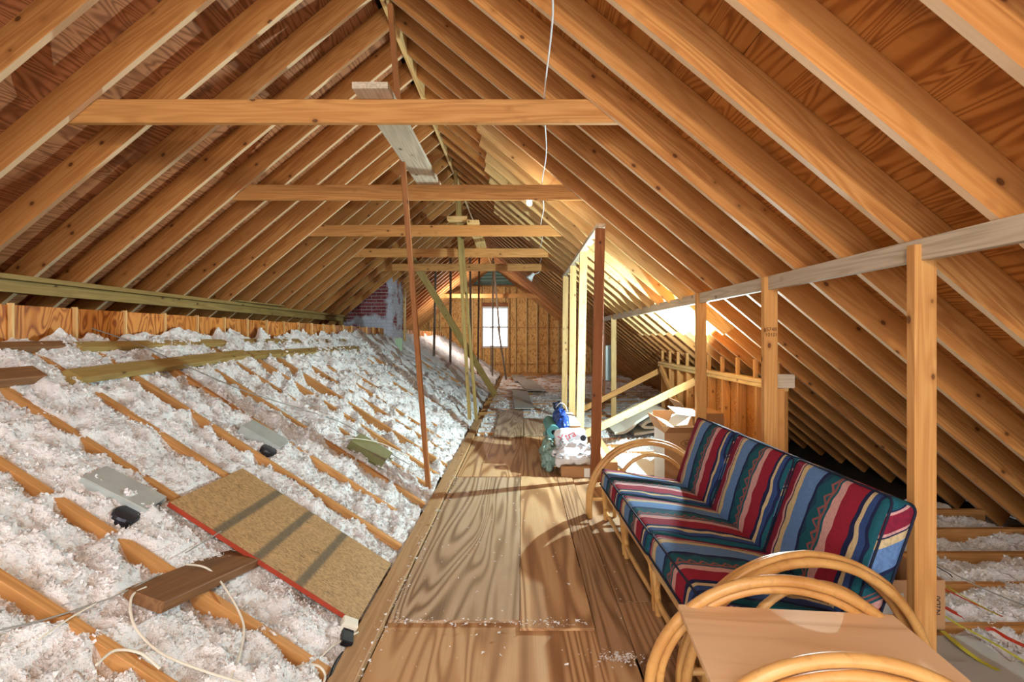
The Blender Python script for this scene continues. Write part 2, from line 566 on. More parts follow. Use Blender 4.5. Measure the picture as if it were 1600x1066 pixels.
def tube(name, pts, r, mat, parent=None, sides=10, per=6, closed=False, mw=None, raw=False, nodes=None, **kw):
    path = pts if raw else smooth_path(pts, per, closed)
    me = tube_mesh(path, r, sides, closed, name, nodes)
    return tag(link(name, me, mat, parent, mw, smooth=True), **kw)

def rounded_box(w, d, h, r, puff=0.0, n=10, squeeze=0.0):
    """soft box, X=w Y=d Z=h, edge radius r, belly puff on the two Z faces"""
    def line(half):
        inner = half - r
        a = [-half + r * (1 - math.cos(t * math.pi / 2 / 3)) for t in range(3)]
        a = [-half, -half + r * 0.35, -half + r * 0.75]
        m = [-inner + 2 * inner * k / n for k in range(n + 1)]
        return a + m + [-v for v in reversed(a)]
    hx, hy, hz = w / 2, d / 2, h / 2
    LX, LY, LZ = line(hx), line(hy), line(hz)
    bm = bmesh.new()
    def put(x, y, z):
        ix = max(-hx + r, min(hx - r, x)); iy = max(-hy + r, min(hy - r, y)); iz = max(-hz + r, min(hz - r, z))
        v = Vector((x - ix, y - iy, z - iz))
        if v.length > 1e-9:
            v = v.normalized() * r
        p = Vector((ix, iy, iz)) + v
        f = (1 - (x / hx) ** 2) * (1 - (y / hy) ** 2)
        p.z += puff * f * (z / hz)
        return p
    def grid(A, B, fn):
        vv = [[bm.verts.new(fn(a, b)) for b in B] for a in A]
        for i in range(len(A) - 1):
            for j in range(len(B) - 1):
                bm.faces.new((vv[i][j], vv[i + 1][j], vv[i + 1][j + 1], vv[i][j + 1]))
    for s in (-1, 1):
        grid(LX, LY, lambda a, b: put(a, b, s * hz))
        grid(LX, LZ, lambda a, b: put(a, s * hy, b))
        grid(LY, LZ, lambda a, b: put(s * hx, a, b))
    bmesh.ops.remove_doubles(bm, verts=bm.verts, dist=1e-4)
    bmesh.ops.recalc_face_normals(bm, faces=bm.faces)
    me = bpy.data.meshes.new('soft')
    bm.to_mesh(me); bm.free()
    return me

def lathe_mesh(profile, sides=20):
    vs, fs = [], []
    for r, z in profile:
        for k in range(sides):
            a = 2 * math.pi * k / sides
            vs.append((r * math.cos(a), r * math.sin(a), z))
    for i in range(len(profile) - 1):
        for k in range(sides):
            k2 = (k + 1) % sides
            fs.append((i * sides + k, i * sides + k2, (i + 1) * sides + k2, (i + 1) * sides + k))
    me = bpy.data.meshes.new('lathe')
    me.from_pydata(vs, [], fs)
    return me

def poly_mesh(vs, fs):
    me = bpy.data.meshes.new('poly')
    me.from_pydata(vs, [], fs)
    bm = bmesh.new(); bm.from_mesh(me); bmesh.ops.recalc_face_normals(bm, faces=bm.faces); bm.to_mesh(me); bm.free()
    return me

def text_mesh(body, size):
    cu = bpy.data.curves.new('lettering', 'FONT')
    cu.body = body
    cu.size = size
    cu.align_x = 'CENTER'; cu.align_y = 'CENTER'
    cu.extrude = 0.0004
    ob = bpy.data.objects.new('lettering', cu)
    COL.objects.link(ob)
    dg = bpy.context.evaluated_depsgraph_get()
    me = bpy.data.meshes.new_from_object(ob.evaluated_get(dg))
    bpy.data.objects.remove(ob)
    return me

def facing(loc, xdir, zdir):
    """matrix with local X along xdir and local Z along zdir"""
    x = Vector(xdir).normalized(); z = Vector(zdir).normalized(); y = z.cross(x)
    m = Matrix((x, y, z)).transposed().to_4x4()
    m.translation = Vector(loc)
    return m

def on_floor(u, v, z=0.0):
    """point of the photograph that lies at height z"""
    k = (v - 527.0) / (CAMZ - z)
    return Vector(((u - 815.0) / k, FPX / k, z))

# ------------------------------------------------------------------ measures of the attic
SP = 0.4064                      # sixteen inch spacing
RX, RZ = -1.07, CAMZ + 2.63      # where the undersides of the rafters meet
SL = 0.83                        # roof pitch
COSR = 1 / math.hypot(1, SL)
RD = 0.172                       # depth of a rafter
Y_NEAR, Y_END = -2.6, 18.5
VX, VS = -2.97, 0.64             # the sloped ceiling on the left: top edge and pitch
def slope_z(x): return CAMZ - VS * (x - VX)
def roof_z(x): return RZ - SL * abs(x - RX)
JY = [1.62 + SP * k for k in range(-4, 42) if 1.62 + SP * k < Y_END - 0.1]
RY = [2.86 + SP * k for k in range(-13, 39) if Y_NEAR < 2.86 + SP * k < Y_END - 0.15]

# ------------------------------------------------------------------ the roof
ceiling = empty('ceiling', (RX, 8, RZ), kind='structure')
nL = Vector((SL, 0, -1)) * COSR * -1   # upward normal of the left slope
nL = Vector((-SL, 0, 1)).normalized()
nR = Vector((SL, 0, 1)).normalized()
for y in RY:
    for side, nn, xe in ((-1, nL, -4.75), (1, nR, 4.02)):
        p0 = Vector((RX, y + 0.019, RZ)) + nn * RD / 2
        p1 = Vector((xe, y + 0.019, roof_z(xe))) + nn * RD / 2
        p0 = p0 + (p0 - p1).normalized() * (RD / 2 * SL - 0.018)
        board('rafter', p0, p1, 0.038, RD, 'rafter_wood', ceiling, up=nn, skew0=-SL)
# newer pale sister boards beside the right rafters
for i, y in enumerate(RY):
    if 4.8 < y < 8.4:
        x0, x1 = -0.45 + random.uniform(-.03, .03), 2.06
        p0 = Vector((x0, y - 0.02, roof_z(x0))) + nR * (0.09 - 0.035)
        p1 = Vector((x1, y - 0.02, roof_z(x1))) + nR * (0.09 - 0.035)
        board('sister_rafter', p0, p1, 0.038, 0.18, 'pale_wood', ceiling, up=nR, skew0=-0.5, skew1=0.3)
board('ridge_board', (RX, Y_NEAR, RZ + 0.10), (RX, Y_END, RZ + 0.10), 0.034, 0.30, 'pale_wood', ceiling)
# sheathing, course by course
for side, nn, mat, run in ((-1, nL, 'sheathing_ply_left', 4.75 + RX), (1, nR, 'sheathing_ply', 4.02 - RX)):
    dirv = Vector((side, 0, -SL)).normalized()
    Ls = (run if side > 0 else 4.75 + RX) / COSR
    a, row = 0.02, 0
    while a < Ls:
        b = min(a + 1.22, Ls + 0.05)
        y = Y_NEAR - (1.22 if row % 2 else 0.0)
        while y < Y_END:
            y0, y1 = max(y, Y_NEAR), min(y + 2.438, Y_END)
            if y1 - y0 > 0.1:
                mid = Vector((RX, 0, RZ)) + dirv * (a + b) / 2 + nn * (RD + 0.007)
                m = facing((mid.x, (y0 + y1) / 2, mid.z), dirv * -1 if side > 0 else dirv, nn)
                me = prism_mesh(b - a - 0.003, y1 - y0 - 0.003, 0.012, 0, mat)
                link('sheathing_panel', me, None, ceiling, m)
            y += 2.438
        a += 1.22
        row += 1
    mid = Vector((RX, 0, RZ)) + dirv * Ls / 2 + nn * (RD + 0.03)
    m = facing((mid.x, (Y_NEAR + Y_END) / 2, mid.z), dirv * -1 if side > 0 else dirv, nn)
    link('light_seal_felt', prism_mesh(Ls + 0.5, Y_END - Y_NEAR + 0.1, 0.02, 0, 'dark_felt'), None, ceiling, m)  # unseen outer layer added to stop sky light leaking through panel seams
# collar ties
TIE_Y = [2.92 + 4 * SP * n for n in (0, 1, 2, 3, 4, 8)]
TIE_TOP, TIE_H = CAMZ + 1.42, 0.14
for y in TIE_Y:
    zb = TIE_TOP - TIE_H
    half = (RZ - zb) / SL
    m, L = frame((RX - half + 0.05, y, zb + TIE_H / 2), (RX + half - 0.05, y, zb + TIE_H / 2), (0, 0, 1))
    link('collar_tie', prism_mesh(L, 0.038, TIE_H, 0.0025, 'stud_wood', 1 / SL, -1 / SL), None, ceiling, m)
# short block nailed between two rafters
board('blocking', (1.95, 9.0, 2.36 + 0.35), (2.2, 9.0, 2.36 + 0.35), 0.05, 0.1, 'rafter_wood', ceiling)

# ------------------------------------------------------------------ floor framing and the sloped ceiling on the left
floor = empty('floor', (0, 8, 0), kind='structure')
nS = Vector((VS, 0, 1)).normalized()
for y in JY:
    a = Vector((VX + 0.02, y, slope_z(VX + 0.02))) - nS * 0.07
    b = Vector((-0.80, y, slope_z(-0.80))) - nS * 0.07
    board('sloped_joist', a, b, 0.04, 0.14, 'joist_wood', floor, up=nS)
    board('floor_joist', (-0.82, y, -0.075), (2.42 if 4.4 < y < 8.4 else 3.85, y, -0.075), 0.04, 0.14, 'joist_wood', floor)
a = Vector((VX - 0.1, 8, slope_z(VX - 0.1))) - nS * 0.16
b = Vector((-0.72, 8, slope_z(-0.72))) - nS * 0.16
m, L = frame(a, b, nS)
link('drywall', prism_mesh(L, 21.4, 0.02, 0, 'drywall_back'), None, floor, m)
sheet('drywall', -0.9, 2.42, Y_NEAR, Y_END, -0.18, -0.155, 'drywall_back', floor, 'Y')
sheet('drywall', 2.42, 4.3, Y_NEAR, 4.4, -0.18, -0.155, 'drywall_back', floor, 'Y')
sheet('drywall', 2.42, 4.3, 8.4, Y_END, -0.18, -0.155, 'drywall_back', floor, 'Y')
sheet('eave_shade_sheet', 2.42, 4.3, 4.4, 8.4, -0.18, -0.155, 'dark_felt', floor, 'Y')  # black sheet standing in for the deep shade under the eave
sheet('deck_board', -4.9, VX - 0.03, Y_NEAR, Y_END, 1.16, 1.2, 'soffit_dark', floor, 'Y')

# plywood blocks with pale stud edges along the top of the slope
wall_left = empty('wall_left', (VX, 8, 1.4), kind='structure')
for i, y in enumerate(JY):
    if y < 0.3:
        continue
    j = random.uniform(-.006, .006)
    sheet('stud', VX - 0.03, VX + 0.004, y - 0.007, y + 0.007, CAMZ - 0.22, CAMZ + 0.20, 'pale_wood', wall_left, 'Z')
    if y + SP < Y_END:
        sheet('plywood_block', VX - 0.035 + j, VX - 0.017 + j, y + 0.008, y + SP - 0.008, CAMZ - 0.3, CAMZ + 0.19, 'blocking_ply', wall_left, 'Z')
# long plate under the left rafters
board('plate', (-3.73, Y_NEAR, CAMZ + 0.37), (-3.73, 10.3, CAMZ + 0.37), 0.04, 0.089, 'olive_wood', wall_left)
board('plate', (-3.70, Y_NEAR, CAMZ + 0.435), (-3.70, 10.3, CAMZ + 0.435), 0.089, 0.038, 'olive_wood', wall_left)
for y in (-0.4, 2.0, 10.1):
    board('plate_post', (-3.73, y, 1.19), (-3.73, y, CAMZ + 0.33), 0.04, 0.089, 'olive_wood', wall_left, up=(0, 1, 0))
board('scrap_board', (-3.66, 6.2, CAMZ + 0.465), (-3.62, 7.3, CAMZ + 0.468), 0.12, 0.02, 'olive_wood', None,
      label='short scrap board lying on the long plate under the left rafters', cat='board')

# ------------------------------------------------------------------ end wall with window
wall_back = empty('wall_back', (RX, Y_END, 0), kind='structure')
WX0, WX1, WZ0, WZ1 = -1.49, -0.51, CAMZ - 0.36, CAMZ + 1.12
GZ = CAMZ + 1.95                 # the green metal gable starts here
def wall_piece(name, x0, x1, z0, z1, mat):
    """rectangle of the gable clipped by the roof lines"""
    t0, t1 = roof_z(x0) + 0.2, roof_z(x1) + 0.2
    za, zb = min(z1, t0), min(z1, t1)
    if max(za, zb) <= z0 + 0.02:
        return
    pts = [(x0, z0)]
    pts.append((x1, z0))
    if zb > z0: pts.append((x1, zb))
    xr = None
    if za != zb:   # where the roof line crosses z1
        if t0 < z1 < t1 or t1 < z1 < t0:
            xr = RX + (RZ + 0.2 - z1) / SL * (1 if t1 < t0 else -1)
            if x0 < xr < x1: pts.append((xr, z1))
    if za > z0: pts.append((x0, za))
    if len(pts) < 3:
        return
    n = len(pts)
    c = Vector((sum(p[0] for p in pts) / n, Y_END, sum(p[1] for p in pts) / n))
    vs = [(p[1] - c.z, p[0] - c.x, -0.006) for p in pts] + [(p[1] - c.z, p[0] - c.x, 0.006) for p in pts]
    fs = [tuple(range(n)), tuple(range(n, 2 * n))] + [(i, (i + 1) % n, (i + 1) % n + n, i + n) for i in range(n)]
    me = poly_mesh(vs, fs)
    mw = Matrix(((0, 1, 0, c.x), (0, 0, 1, c.y), (1, 0, 0, c.z), (0, 0, 0, 1)))
    link(name, me, mat, wall_back, mw)
xs = [-4.9, -3.93, -2.71, WX0, WX1, 0.71, 1.93, 3.15, 4.1]
for x0, x1 in zip(xs[:-1], xs[1:]):
    if x0 == WX0:
        wall_piece('osb_panel', x0, x1, -0.2, WZ0, 'osb_wall')
        wall_piece('osb_panel', x0, x1, WZ1, GZ, 'osb_wall')
    else:
        wall_piece('osb_panel', x0 + .002, x1 - .002, -0.2, 1.21, 'osb_wall')
        wall_piece('osb_panel', x0 + .002, x1 - .002, 1.214, GZ, 'osb_wall')
for x0, x1, z0, z1 in ((-5.5, WX0 - .02, -0.3, 4.4), (WX1 + .02, 4.6, -0.3, 4.4), (WX0 - .02, WX1 + .02, -0.3, WZ0 - .02), (WX0 - .02, WX1 + .02, WZ1 + .02, 4.4)):
    sheet('light_seal_backing', x0, x1, Y_END + 0.045, Y_END + 0.06, z0, z1, 'dark_felt', wall_back, 'X', c=0)  # unseen backing added to keep daylight out of the OSB joints
x = -4.7
while x < 3.9:
    zt = min(roof_z(x), GZ)
    if zt > 0.15:
        z0 = max(-0.05, slope_z(x) - 0.2 if x < -0.8 else -0.05)
        if x < VX: z0 = 1.2
        if zt > z0 + 0.1:
            if WX0 - 0.05 < x < WX1 + 0.05:
                board('stud', (x, Y_END - 0.05, z0), (x, Y_END - 0.05, WZ0 - 0.04), 0.038, 0.089, 'pale_wood', wall_back, up=(0, 1, 0))
                board('stud', (x, Y_END - 0.05, WZ1 + 0.2), (x, Y_END - 0.05, GZ), 0.038, 0.089, 'pale_wood', wall_back, up=(0, 1, 0))
            else:
                board('stud', (x, Y_END - 0.05, z0), (x, Y_END - 0.05, zt), 0.038, 0.089, 'pale_wood', wall_back, up=(0, 1, 0))
    x += SP
for z, x0, x1 in ((1.79, -3.6, WX0 - 0.06), (1.79, WX1 + 0.06, 1.65), (0.42, -1.0, 3.2), (1.16, WX1 + .06, 2.4)):
    board('blocking_row', (x0, Y_END - 0.03, z), (x1, Y_END - 0.03, z), 0.05, 0.038, 'stud_wood', wall_back)
board('gable_plate', (RX - (RZ - GZ) / SL, Y_END - 0.05, GZ), (RX + (RZ - GZ) / SL, Y_END - 0.05, GZ), 0.09, 0.05, 'stud_wood', wall_back)
board('sill_plate', (-0.8, Y_END - 0.06, 0.03), (4.0, Y_END - 0.06, 0.03), 0.2, 0.1, 'stud_wood', wall_back)
board('window_header', (WX0 - .06, Y_END - 0.05, WZ1 + 0.12), (WX1 + .06, Y_END - 0.05, WZ1 + 0.12), 0.09, 0.14, 'dark_post_wood', wall_back)
for xx in (WX0 - 0.03, WX1 + 0.03):
    board('jack_stud', (xx, Y_END - 0.05, 0), (xx, Y_END - 0.05, GZ), 0.05, 0.095, 'post_wood', wall_back, up=(0, 1, 0))
# ribbed green metal at the top of the gable
vs, fs = [], []
gz0, gz1, ng = GZ, RZ + 0.05, 12
for i in range(ng + 1):
    z = gz0 + (gz1 - gz0) * i / ng
    hw = max((RZ + 0.2 - z) / SL, 0.02)
    yy = Y_END - 0.01 + (0.035 if i % 2 else -0.01)
    vs += [(RX - hw, yy, z), (RX + hw, yy, z)]
for i in range(ng):
    fs.append((2 * i, 2 * i + 1, 2 * i + 3, 2 * i + 2))
link('metal_gable', poly_mesh(vs, fs), 'green_metal', wall_back)
window = empty('window_1', ((WX0 + WX1) / 2, Y_END, WZ0), kind='structure')
for n_, p0, p1 in (('window_frame', (WX0, WZ0), (WX1, WZ0)), ('window_frame', (WX0, WZ1), (WX1, WZ1)),
                   ('window_frame', (WX0, WZ0), (WX0, WZ1)), ('window_frame', (WX1, WZ0), (WX1, WZ1)),
                   ('meeting_rail', (WX0, (WZ0 + WZ1) / 2), (WX1, (WZ0 + WZ1) / 2))):
    board(n_, (p0[0], Y_END, p0[1]), (p1[0], Y_END, p1[1]), 0.07, 0.07, 'white_paint', window, up=(0, 1, 0))
for za, zb in ((WZ0 + .03, (WZ0 + WZ1) / 2 - .03), ((WZ0 + WZ1) / 2 + .03, WZ1 - .03)):
    sheet('pane', WX0 + .03, WX1 - .03, Y_END - 0.003, Y_END + 0.003, za, zb, 'window_glass', window, 'X', c=0)

# ------------------------------------------------------------------ right hand stud rows
wall_right = empty('wall_right', (1.62, 5, 0), kind='structure')
RLX = 1.62
rail_z = roof_z(RLX) - 0.045
board('rail', (RLX, -1.0, rail_z), (RLX, 10.4, rail_z), 0.038, 0.089, 'weathered_wood', wall_right)
board('rail_cap', (RLX + 0.035, -1.0, rail_z + 0.02), (RLX + 0.035, 10.4, rail_z + 0.02), 0.03, 0.06, 'post_wood', wall_right)
stamp_host = None
for y, mt in ((0.55, 'post_wood'), (1.97, 'post_wood'), (3.18, 'post_wood'), (4.40, 'post_wood'), (8.56, 'pale_wood'), (9.7, 'dark_post_wood')):
    zt = rail_z + 0.04 if y != 1.97 else rail_z + 0.02
    p = board('post', (RLX + 0.0, y + 0.0, -0.01), (RLX + 0.0, y, zt), 0.089, 0.045, mt, wall_right, up=(0, 1, 0), c=0.003)
    if y == 3.18:
        stamp_host = p
for k, (body, dz) in enumerate((('S748', 0.0), ('10101', -0.035))):
    me = text_mesh(body, 0.034)
    link('grade_stamp', me, 'brown_print', stamp_host, facing((RLX + 0.002, 3.18 - 0.0232, CAMZ + 0.05 + dz), (1, 0, 0), (0, -1, 0)))
board('short_stud', (RLX + 0.085, 3.24, -0.01), (RLX + 0.085, 3.24, 1.09), 0.05, 0.089, 'stud_wood', wall_right, up=(0, 1, 0))
board('gusset', (RLX + 0.04, 3.26, 1.135), (RLX + 0.2, 3.26, 1.135), 0.04, 0.09, 'weathered_wood', wall_right)

wall_inner = empty('wall_inner', (0.77, 6.6, 0), kind='structure')
IX = 0.77
iz = roof_z(IX) - 0.02
board('top_plate', (IX, 4.72, iz), (IX, 8.75, iz), 0.089, 0.04, 'weathered_wood', wall_inner)
for y, mt, dx in ((4.77, 'dark_post_wood', -0.05), (6.05, 'pale_wood', -0.05), (7.27, 'pale_wood', -0.02), (8.48, 'pale_wood', -0.03)):  # backlit shade put into the near stud's colour, lamplight into the farther ones
    board('stud', (IX + dx, y, -0.01), (IX, y, iz - 0.02), 0.094, 0.045, mt, wall_inner, up=(0, 1, 0))

wall_knee = empty('wall_knee', (2.36, 6.4, 0), kind='structure')
KX, KZ = 2.37, CAMZ - 0.43
for dz in (0.0, -0.042):
    board('top_plate', (KX, 4.4, KZ + dz), (KX, 8.3, KZ + dz), 0.089, 0.038, 'pale_wood', wall_knee)
y = 4.43
while y < 8.3:
    board('stud', (KX, y, -0.02), (KX, y, KZ - 0.06), 0.089, 0.038, 'stud_wood', wall_knee, up=(0, 1, 0))
    board('cripple_stud', (KX, y + 0.09, KZ + 0.02), (KX, y + 0.09, roof_z(KX) - 0.0), 0.038, 0.038, 'post_wood', wall_knee, up=(0, 1, 0))
    y += SP

y = 4.43
while y < 8.2:
    sheet('backing_panel', KX + 0.05, KX + 0.06, y + 0.002, min(y + 1.219, 8.3) - 0.002, -0.05, KZ + 0.0, 'sheathing_ply', wall_knee, 'Z')
    y += 1.219

# ------------------------------------------------------------------ loose braces and poles
def loose(name, p0, p1, w, h, mat, label, up=(0, 1, 0), cat='pole', **kw):
    return board(name, p0, p1, w, h, mat, None, up=up, label=label, cat=cat, **kw)
loose('brace', (0.90, 8.25, 0.14), (2.33, 8.25, 0.86), 0.089, 0.038, 'post_wood', 'far diagonal brace from the inner studs to the far end of the knee wall', cat='brace')
loose('brace', (0.74, 6.12, 0.18), (2.30, 6.12, 0.93), 0.089, 0.038, 'pale_wood', 'long pale diagonal brace above the folded carpet', cat='brace')
loose('brace', (2.29, 8.0, 0.93), (2.29, 6.8, 0.22), 0.038, 0.089, 'post_wood', 'steep brace nailed across the knee wall studs', cat='brace', up=(0, 0, 1))
loose('pole', (-0.84, 4.40, 0.04), (-1.02, 3.78, CAMZ + 2.58), 0.04, 0.05, 'pole_wood', 'slim reddish-brown pole standing at the plywood edge in front of the second collar tie')
loose('pole', (-0.83, 7.80, 0.04), (-1.03, 7.55, CAMZ + 2.58), 0.05, 0.06, 'olive_wood', 'left one of the two thin poles standing side by side mid-attic')
loose('pole', (-0.75, 8.10, 0.03), (-0.99, 7.64, CAMZ + 2.2), 0.05, 0.05, 'olive_wood', 'right one of the two thin poles standing side by side mid-attic')
loose('brace', (-2.22, 9.75, CAMZ + 1.62), (-0.62, 11.5, 0.06), 0.14, 0.05, 'olive_wood', 'thick diagonal brace slanting from the left rafters down behind the twin poles', cat='brace')
for x, y, zt, x2, lab in ((-2.15, 11.9, None, -2.10, 'thin dark pole on the slope just right of the chimney'),
                          (-1.81, 12.35, None, -1.80, 'thin dark pole on the slope crossing the diagonal brace'),
                          (-1.37, 13.2, None, -1.40, 'thin dark pole just left of the far window'),
                          (-1.30, 14.4, None, -1.25, 'thin dark pole at the left jamb of the far window'),
                          (-0.92, 15.3, None, -0.90, 'upright dark pole before the middle of the far window')):
    z0 = slope_z(x) - 0.1 if x < -0.8 else 0.0
    loose('pole', (x, y, z0), (x2, y, roof_z(x2) - 0.01), 0.05, 0.06, 'grey_pole_wood', lab)
loose('pole', (-0.90, 15.6, RZ - 0.2), (-0.72, 15.9, CAMZ + 0.15), 0.06, 0.05, 'grey_pole_wood', 'upper leaning pole crossing the upright one at the far window')
loose('pole', (-0.78, 16.2, CAMZ + 0.35), (-0.52, 16.4, 0.0), 0.06, 0.08, 'grey_pole_wood', 'lower leaning pole before the right half of the far window')
loose('pole', (-1.05, 16.6, 0.05), (-1.05, 16.6, CAMZ + 0.35), 0.03, 0.03, 'grey_pole_wood', 'shortest thin stake before the lower half of the far window')

# planks lying on the ties
sheet('plank', -0.97, -0.765, 2.78, 4.62, TIE_TOP + 0.002, TIE_TOP + 0.04, 'weathered_wood', None, 'Y',
      label='grey weathered plank lying across the first and second collar ties', cat='plank')
sheet('plank', -0.70, -0.55, 6.05, 7.95, TIE_TOP + 0.002, TIE_TOP + 0.04, 'pale_wood', None, 'Y', rot=0.02,
      label='pale plank lying across the third and fourth collar ties', cat='plank')
sheet('scrap_block', -0.93, -0.68, 6.06, 6.22, TIE_TOP + 0.042, TIE_TOP + 0.09, 'pale_wood', None, 'X',
      label='small wood offcut resting on the third collar tie', cat='block')

# strips laid along the slope
def strip(name, x0, y0, x1, y1, w, h, mat, label, lift=0.0, **kw):
    a = Vector((x0, y0, slope_z(x0))) + nS * (h / 2 + lift + 0.003)
    b = Vector((x1, y1, slope_z(x1))) + nS * (h / 2 + lift + 0.003)
    return board(name, a, b, w, h, mat, None, up=nS, label=label, cat='board', **kw)
strip('strip_board', -2.83, 1.2, -2.86, 3.05, 0.06, 0.038, 'brown_plank_wood', 'brown strip lying along the slope below the plywood blocks, nearest piece')
strip('strip_board', -2.84, 3.09, -2.86, 5.0, 0.07, 0.04, 'olive_wood', 'middle piece of the upper strip lying along the slope')
strip('strip_board', -2.86, 5.04, -2.84, 9.4, 0.07, 0.04, 'olive_wood', 'far piece of the upper strip running towards the chimney')
strip('strip_board', -2.60, 1.4, -2.62, 2.62, 0.10, 0.05, 'brown_plank_wood', 'thick brown strip at the left picture edge, lower row on the slope')
strip('strip_board', -2.58, 2.75, -2.68, 4.7, 0.10, 0.045, 'olive_wood', 'strip with a slanted end, lower row on the slope', skew0=1.5)
strip('strip_board', -2.66, 4.74, -2.66, 8.6, 0.09, 0.045, 'olive_wood', 'far long strip of the lower row on the slope')

# OSB sheet with the red edge
rx0, rx1, ry0, ry1 = -1.70, -0.80, 2.33, 2.94
a = Vector((rx0, (ry0 + ry1) / 2, slope_z(rx0))) + nS * 0.016
b = Vector((rx1, (ry0 + ry1) / 2, slope_z(rx1))) + nS * 0.016
m, L = frame(a, b, nS)
osbs = empty('osb_sheet', (rx1, ry0, slope_z(rx1)), label='dark-striped OSB sheet with a red edge lying on the insulated slope', cat='board')
link('sheet', prism_mesh(L, ry1 - ry0, 0.018, 0.001, 'striped_osb'), None, osbs, m)
ed = prism_mesh(L, 0.006, 0.021, 0.001, 'red_paint')
link('painted_edge', ed, None, osbs, m @ Matrix.Translation((0, -(ry1 - ry0) / 2 - 0.002, 0)))['label'] = 'red painted edge'
# short thick plank under it
pz = slope_z(-1.38)
pm, pl = frame((-1.40, 1.80, slope_z(-1.40) + 0.028), (-1.34, 2.38, slope_z(-1.34) - 0.026), (0.25, 0, 1))
tag(link('short_plank', prism_mesh(pl, 0.17, 0.042, 0.003, 'brown_plank_wood'), None, None, pm),
    'short dark plank lying across a joist beside the OSB sheet', 'plank')

# ------------------------------------------------------------------ walkway
def ply(x0, x1, y0, y1, z0, t, mat, label, rot=0.0):
    return sheet('plywood_sheet', x0, x1, y0, y1, z0, z0 + t, mat, None, 'Y', rot=rot, label=label, cat='plywood')
sheet('edge_plank', -0.785, -0.672, 1.0, 8.25, 0.0, 0.045, 'walk_plank_wood', None, 'Y', c=0.003,
      label='long narrow plank along the left edge of the plywood walkway', cat='plank')
ply(-0.665, 0.50, 0.6, 3.0, 0.0, 0.012, 'walk_ply', 'wide tan plywood sheet at the bottom of the picture, nearest on the walkway')
ply(-0.662, -0.012, 2.41, 4.86, 0.0135, 0.016, 'walk_ply_grey', 'greyish plywood sheet with bold cathedral grain in the middle of the walkway')
ply(-0.008, 0.352, 2.345, 4.90, 0.0135, 0.014, 'walk_ply', 'narrow tan plywood strip right of the bold-grained sheet')
ply(0.358, 0.505, 2.14, 4.92, 0.0135, 0.012, 'walk_ply_brown', 'narrow brown board ending ragged beside the rattan table')
ply(0.512, 1.46, 0.9, 2.60, 0.0, 0.012, 'walk_ply_brown', 'brown plywood sheet under the side table and near end of the sofa')
ply(0.512, 1.46, 2.61, 4.92, 0.0, 0.012, 'walk_ply_brown', 'brown plywood sheet under the far end of the sofa')
ply(-0.66, 0.34, 4.94, 6.95, 0.0, 0.012, 'walk_ply', 'shaded plywood sheet left of the heap of bags and cartons')
ply(0.345, 1.0, 4.94, 6.4, 0.0, 0.012, 'walk_ply', 'plywood sheet carrying the heap of bags and cartons')
ply(-0.40, 0.03, 6.84, 9.28, 0.022, 0.014, 'walk_ply_grey', 'pale plywood strip on the walkway beyond the shaded sheet')
ply(0.04, 0.42, 6.98, 8.40, 0.014, 0.014, 'walk_ply_grey', 'short pale plywood piece beside the far pale strip')
ply(-0.19, 0.19, 9.35, 12.9, 0.05, 0.014, 'grey_board', 'bluish grey panel lying beyond the pale plywood strip', rot=0.03)
ply(-0.02, 0.46, 12.3, 15.6, 0.075, 0.014, 'grey_board', 'skewed grey panel lying towards the far window', rot=0.09)
ply(-0.3, 0.12, 15.2, 17.6, 0.05, 0.014, 'grey_board', 'farthest grey panel before the end wall', rot=0.06)

# ------------------------------------------------------------------ insulation (uncountable fluff)
TAB = rng.random((256, 256))
def vnoise(x, y, off=0):
    xi = np.floor(x).astype(int); yi = np.floor(y).astype(int)
    xf = x - xi; yf = y - yi
    xf = xf * xf * (3 - 2 * xf); yf = yf * yf * (3 - 2 * yf)
    g = lambda a, b: TAB[(a + off) % 256, (b + off * 7) % 256]
    return (g(xi, yi) * (1 - xf) + g(xi + 1, yi) * xf) * (1 - yf) + (g(xi, yi + 1) * (1 - xf) + g(xi + 1, yi + 1) * xf) * yf
def lumps(x, y):
    """0..1 cauliflower-like height"""
    a = vnoise(x * 2.3, y * 2.3, 3)
    b = 1 - np.abs(vnoise(x * 7.5, y * 7.5, 11) * 2 - 1)
    c = 1 - np.abs(vnoise(x * 19, y * 19, 29) * 2 - 1)
    d = vnoise(x * 46, y * 46, 51)
    return np.clip((a * 0.36 + b * 0.36 + c * 0.18 + d * 0.10 - 0.5) * 1.7 + 0.5, -0.2, 1.2)
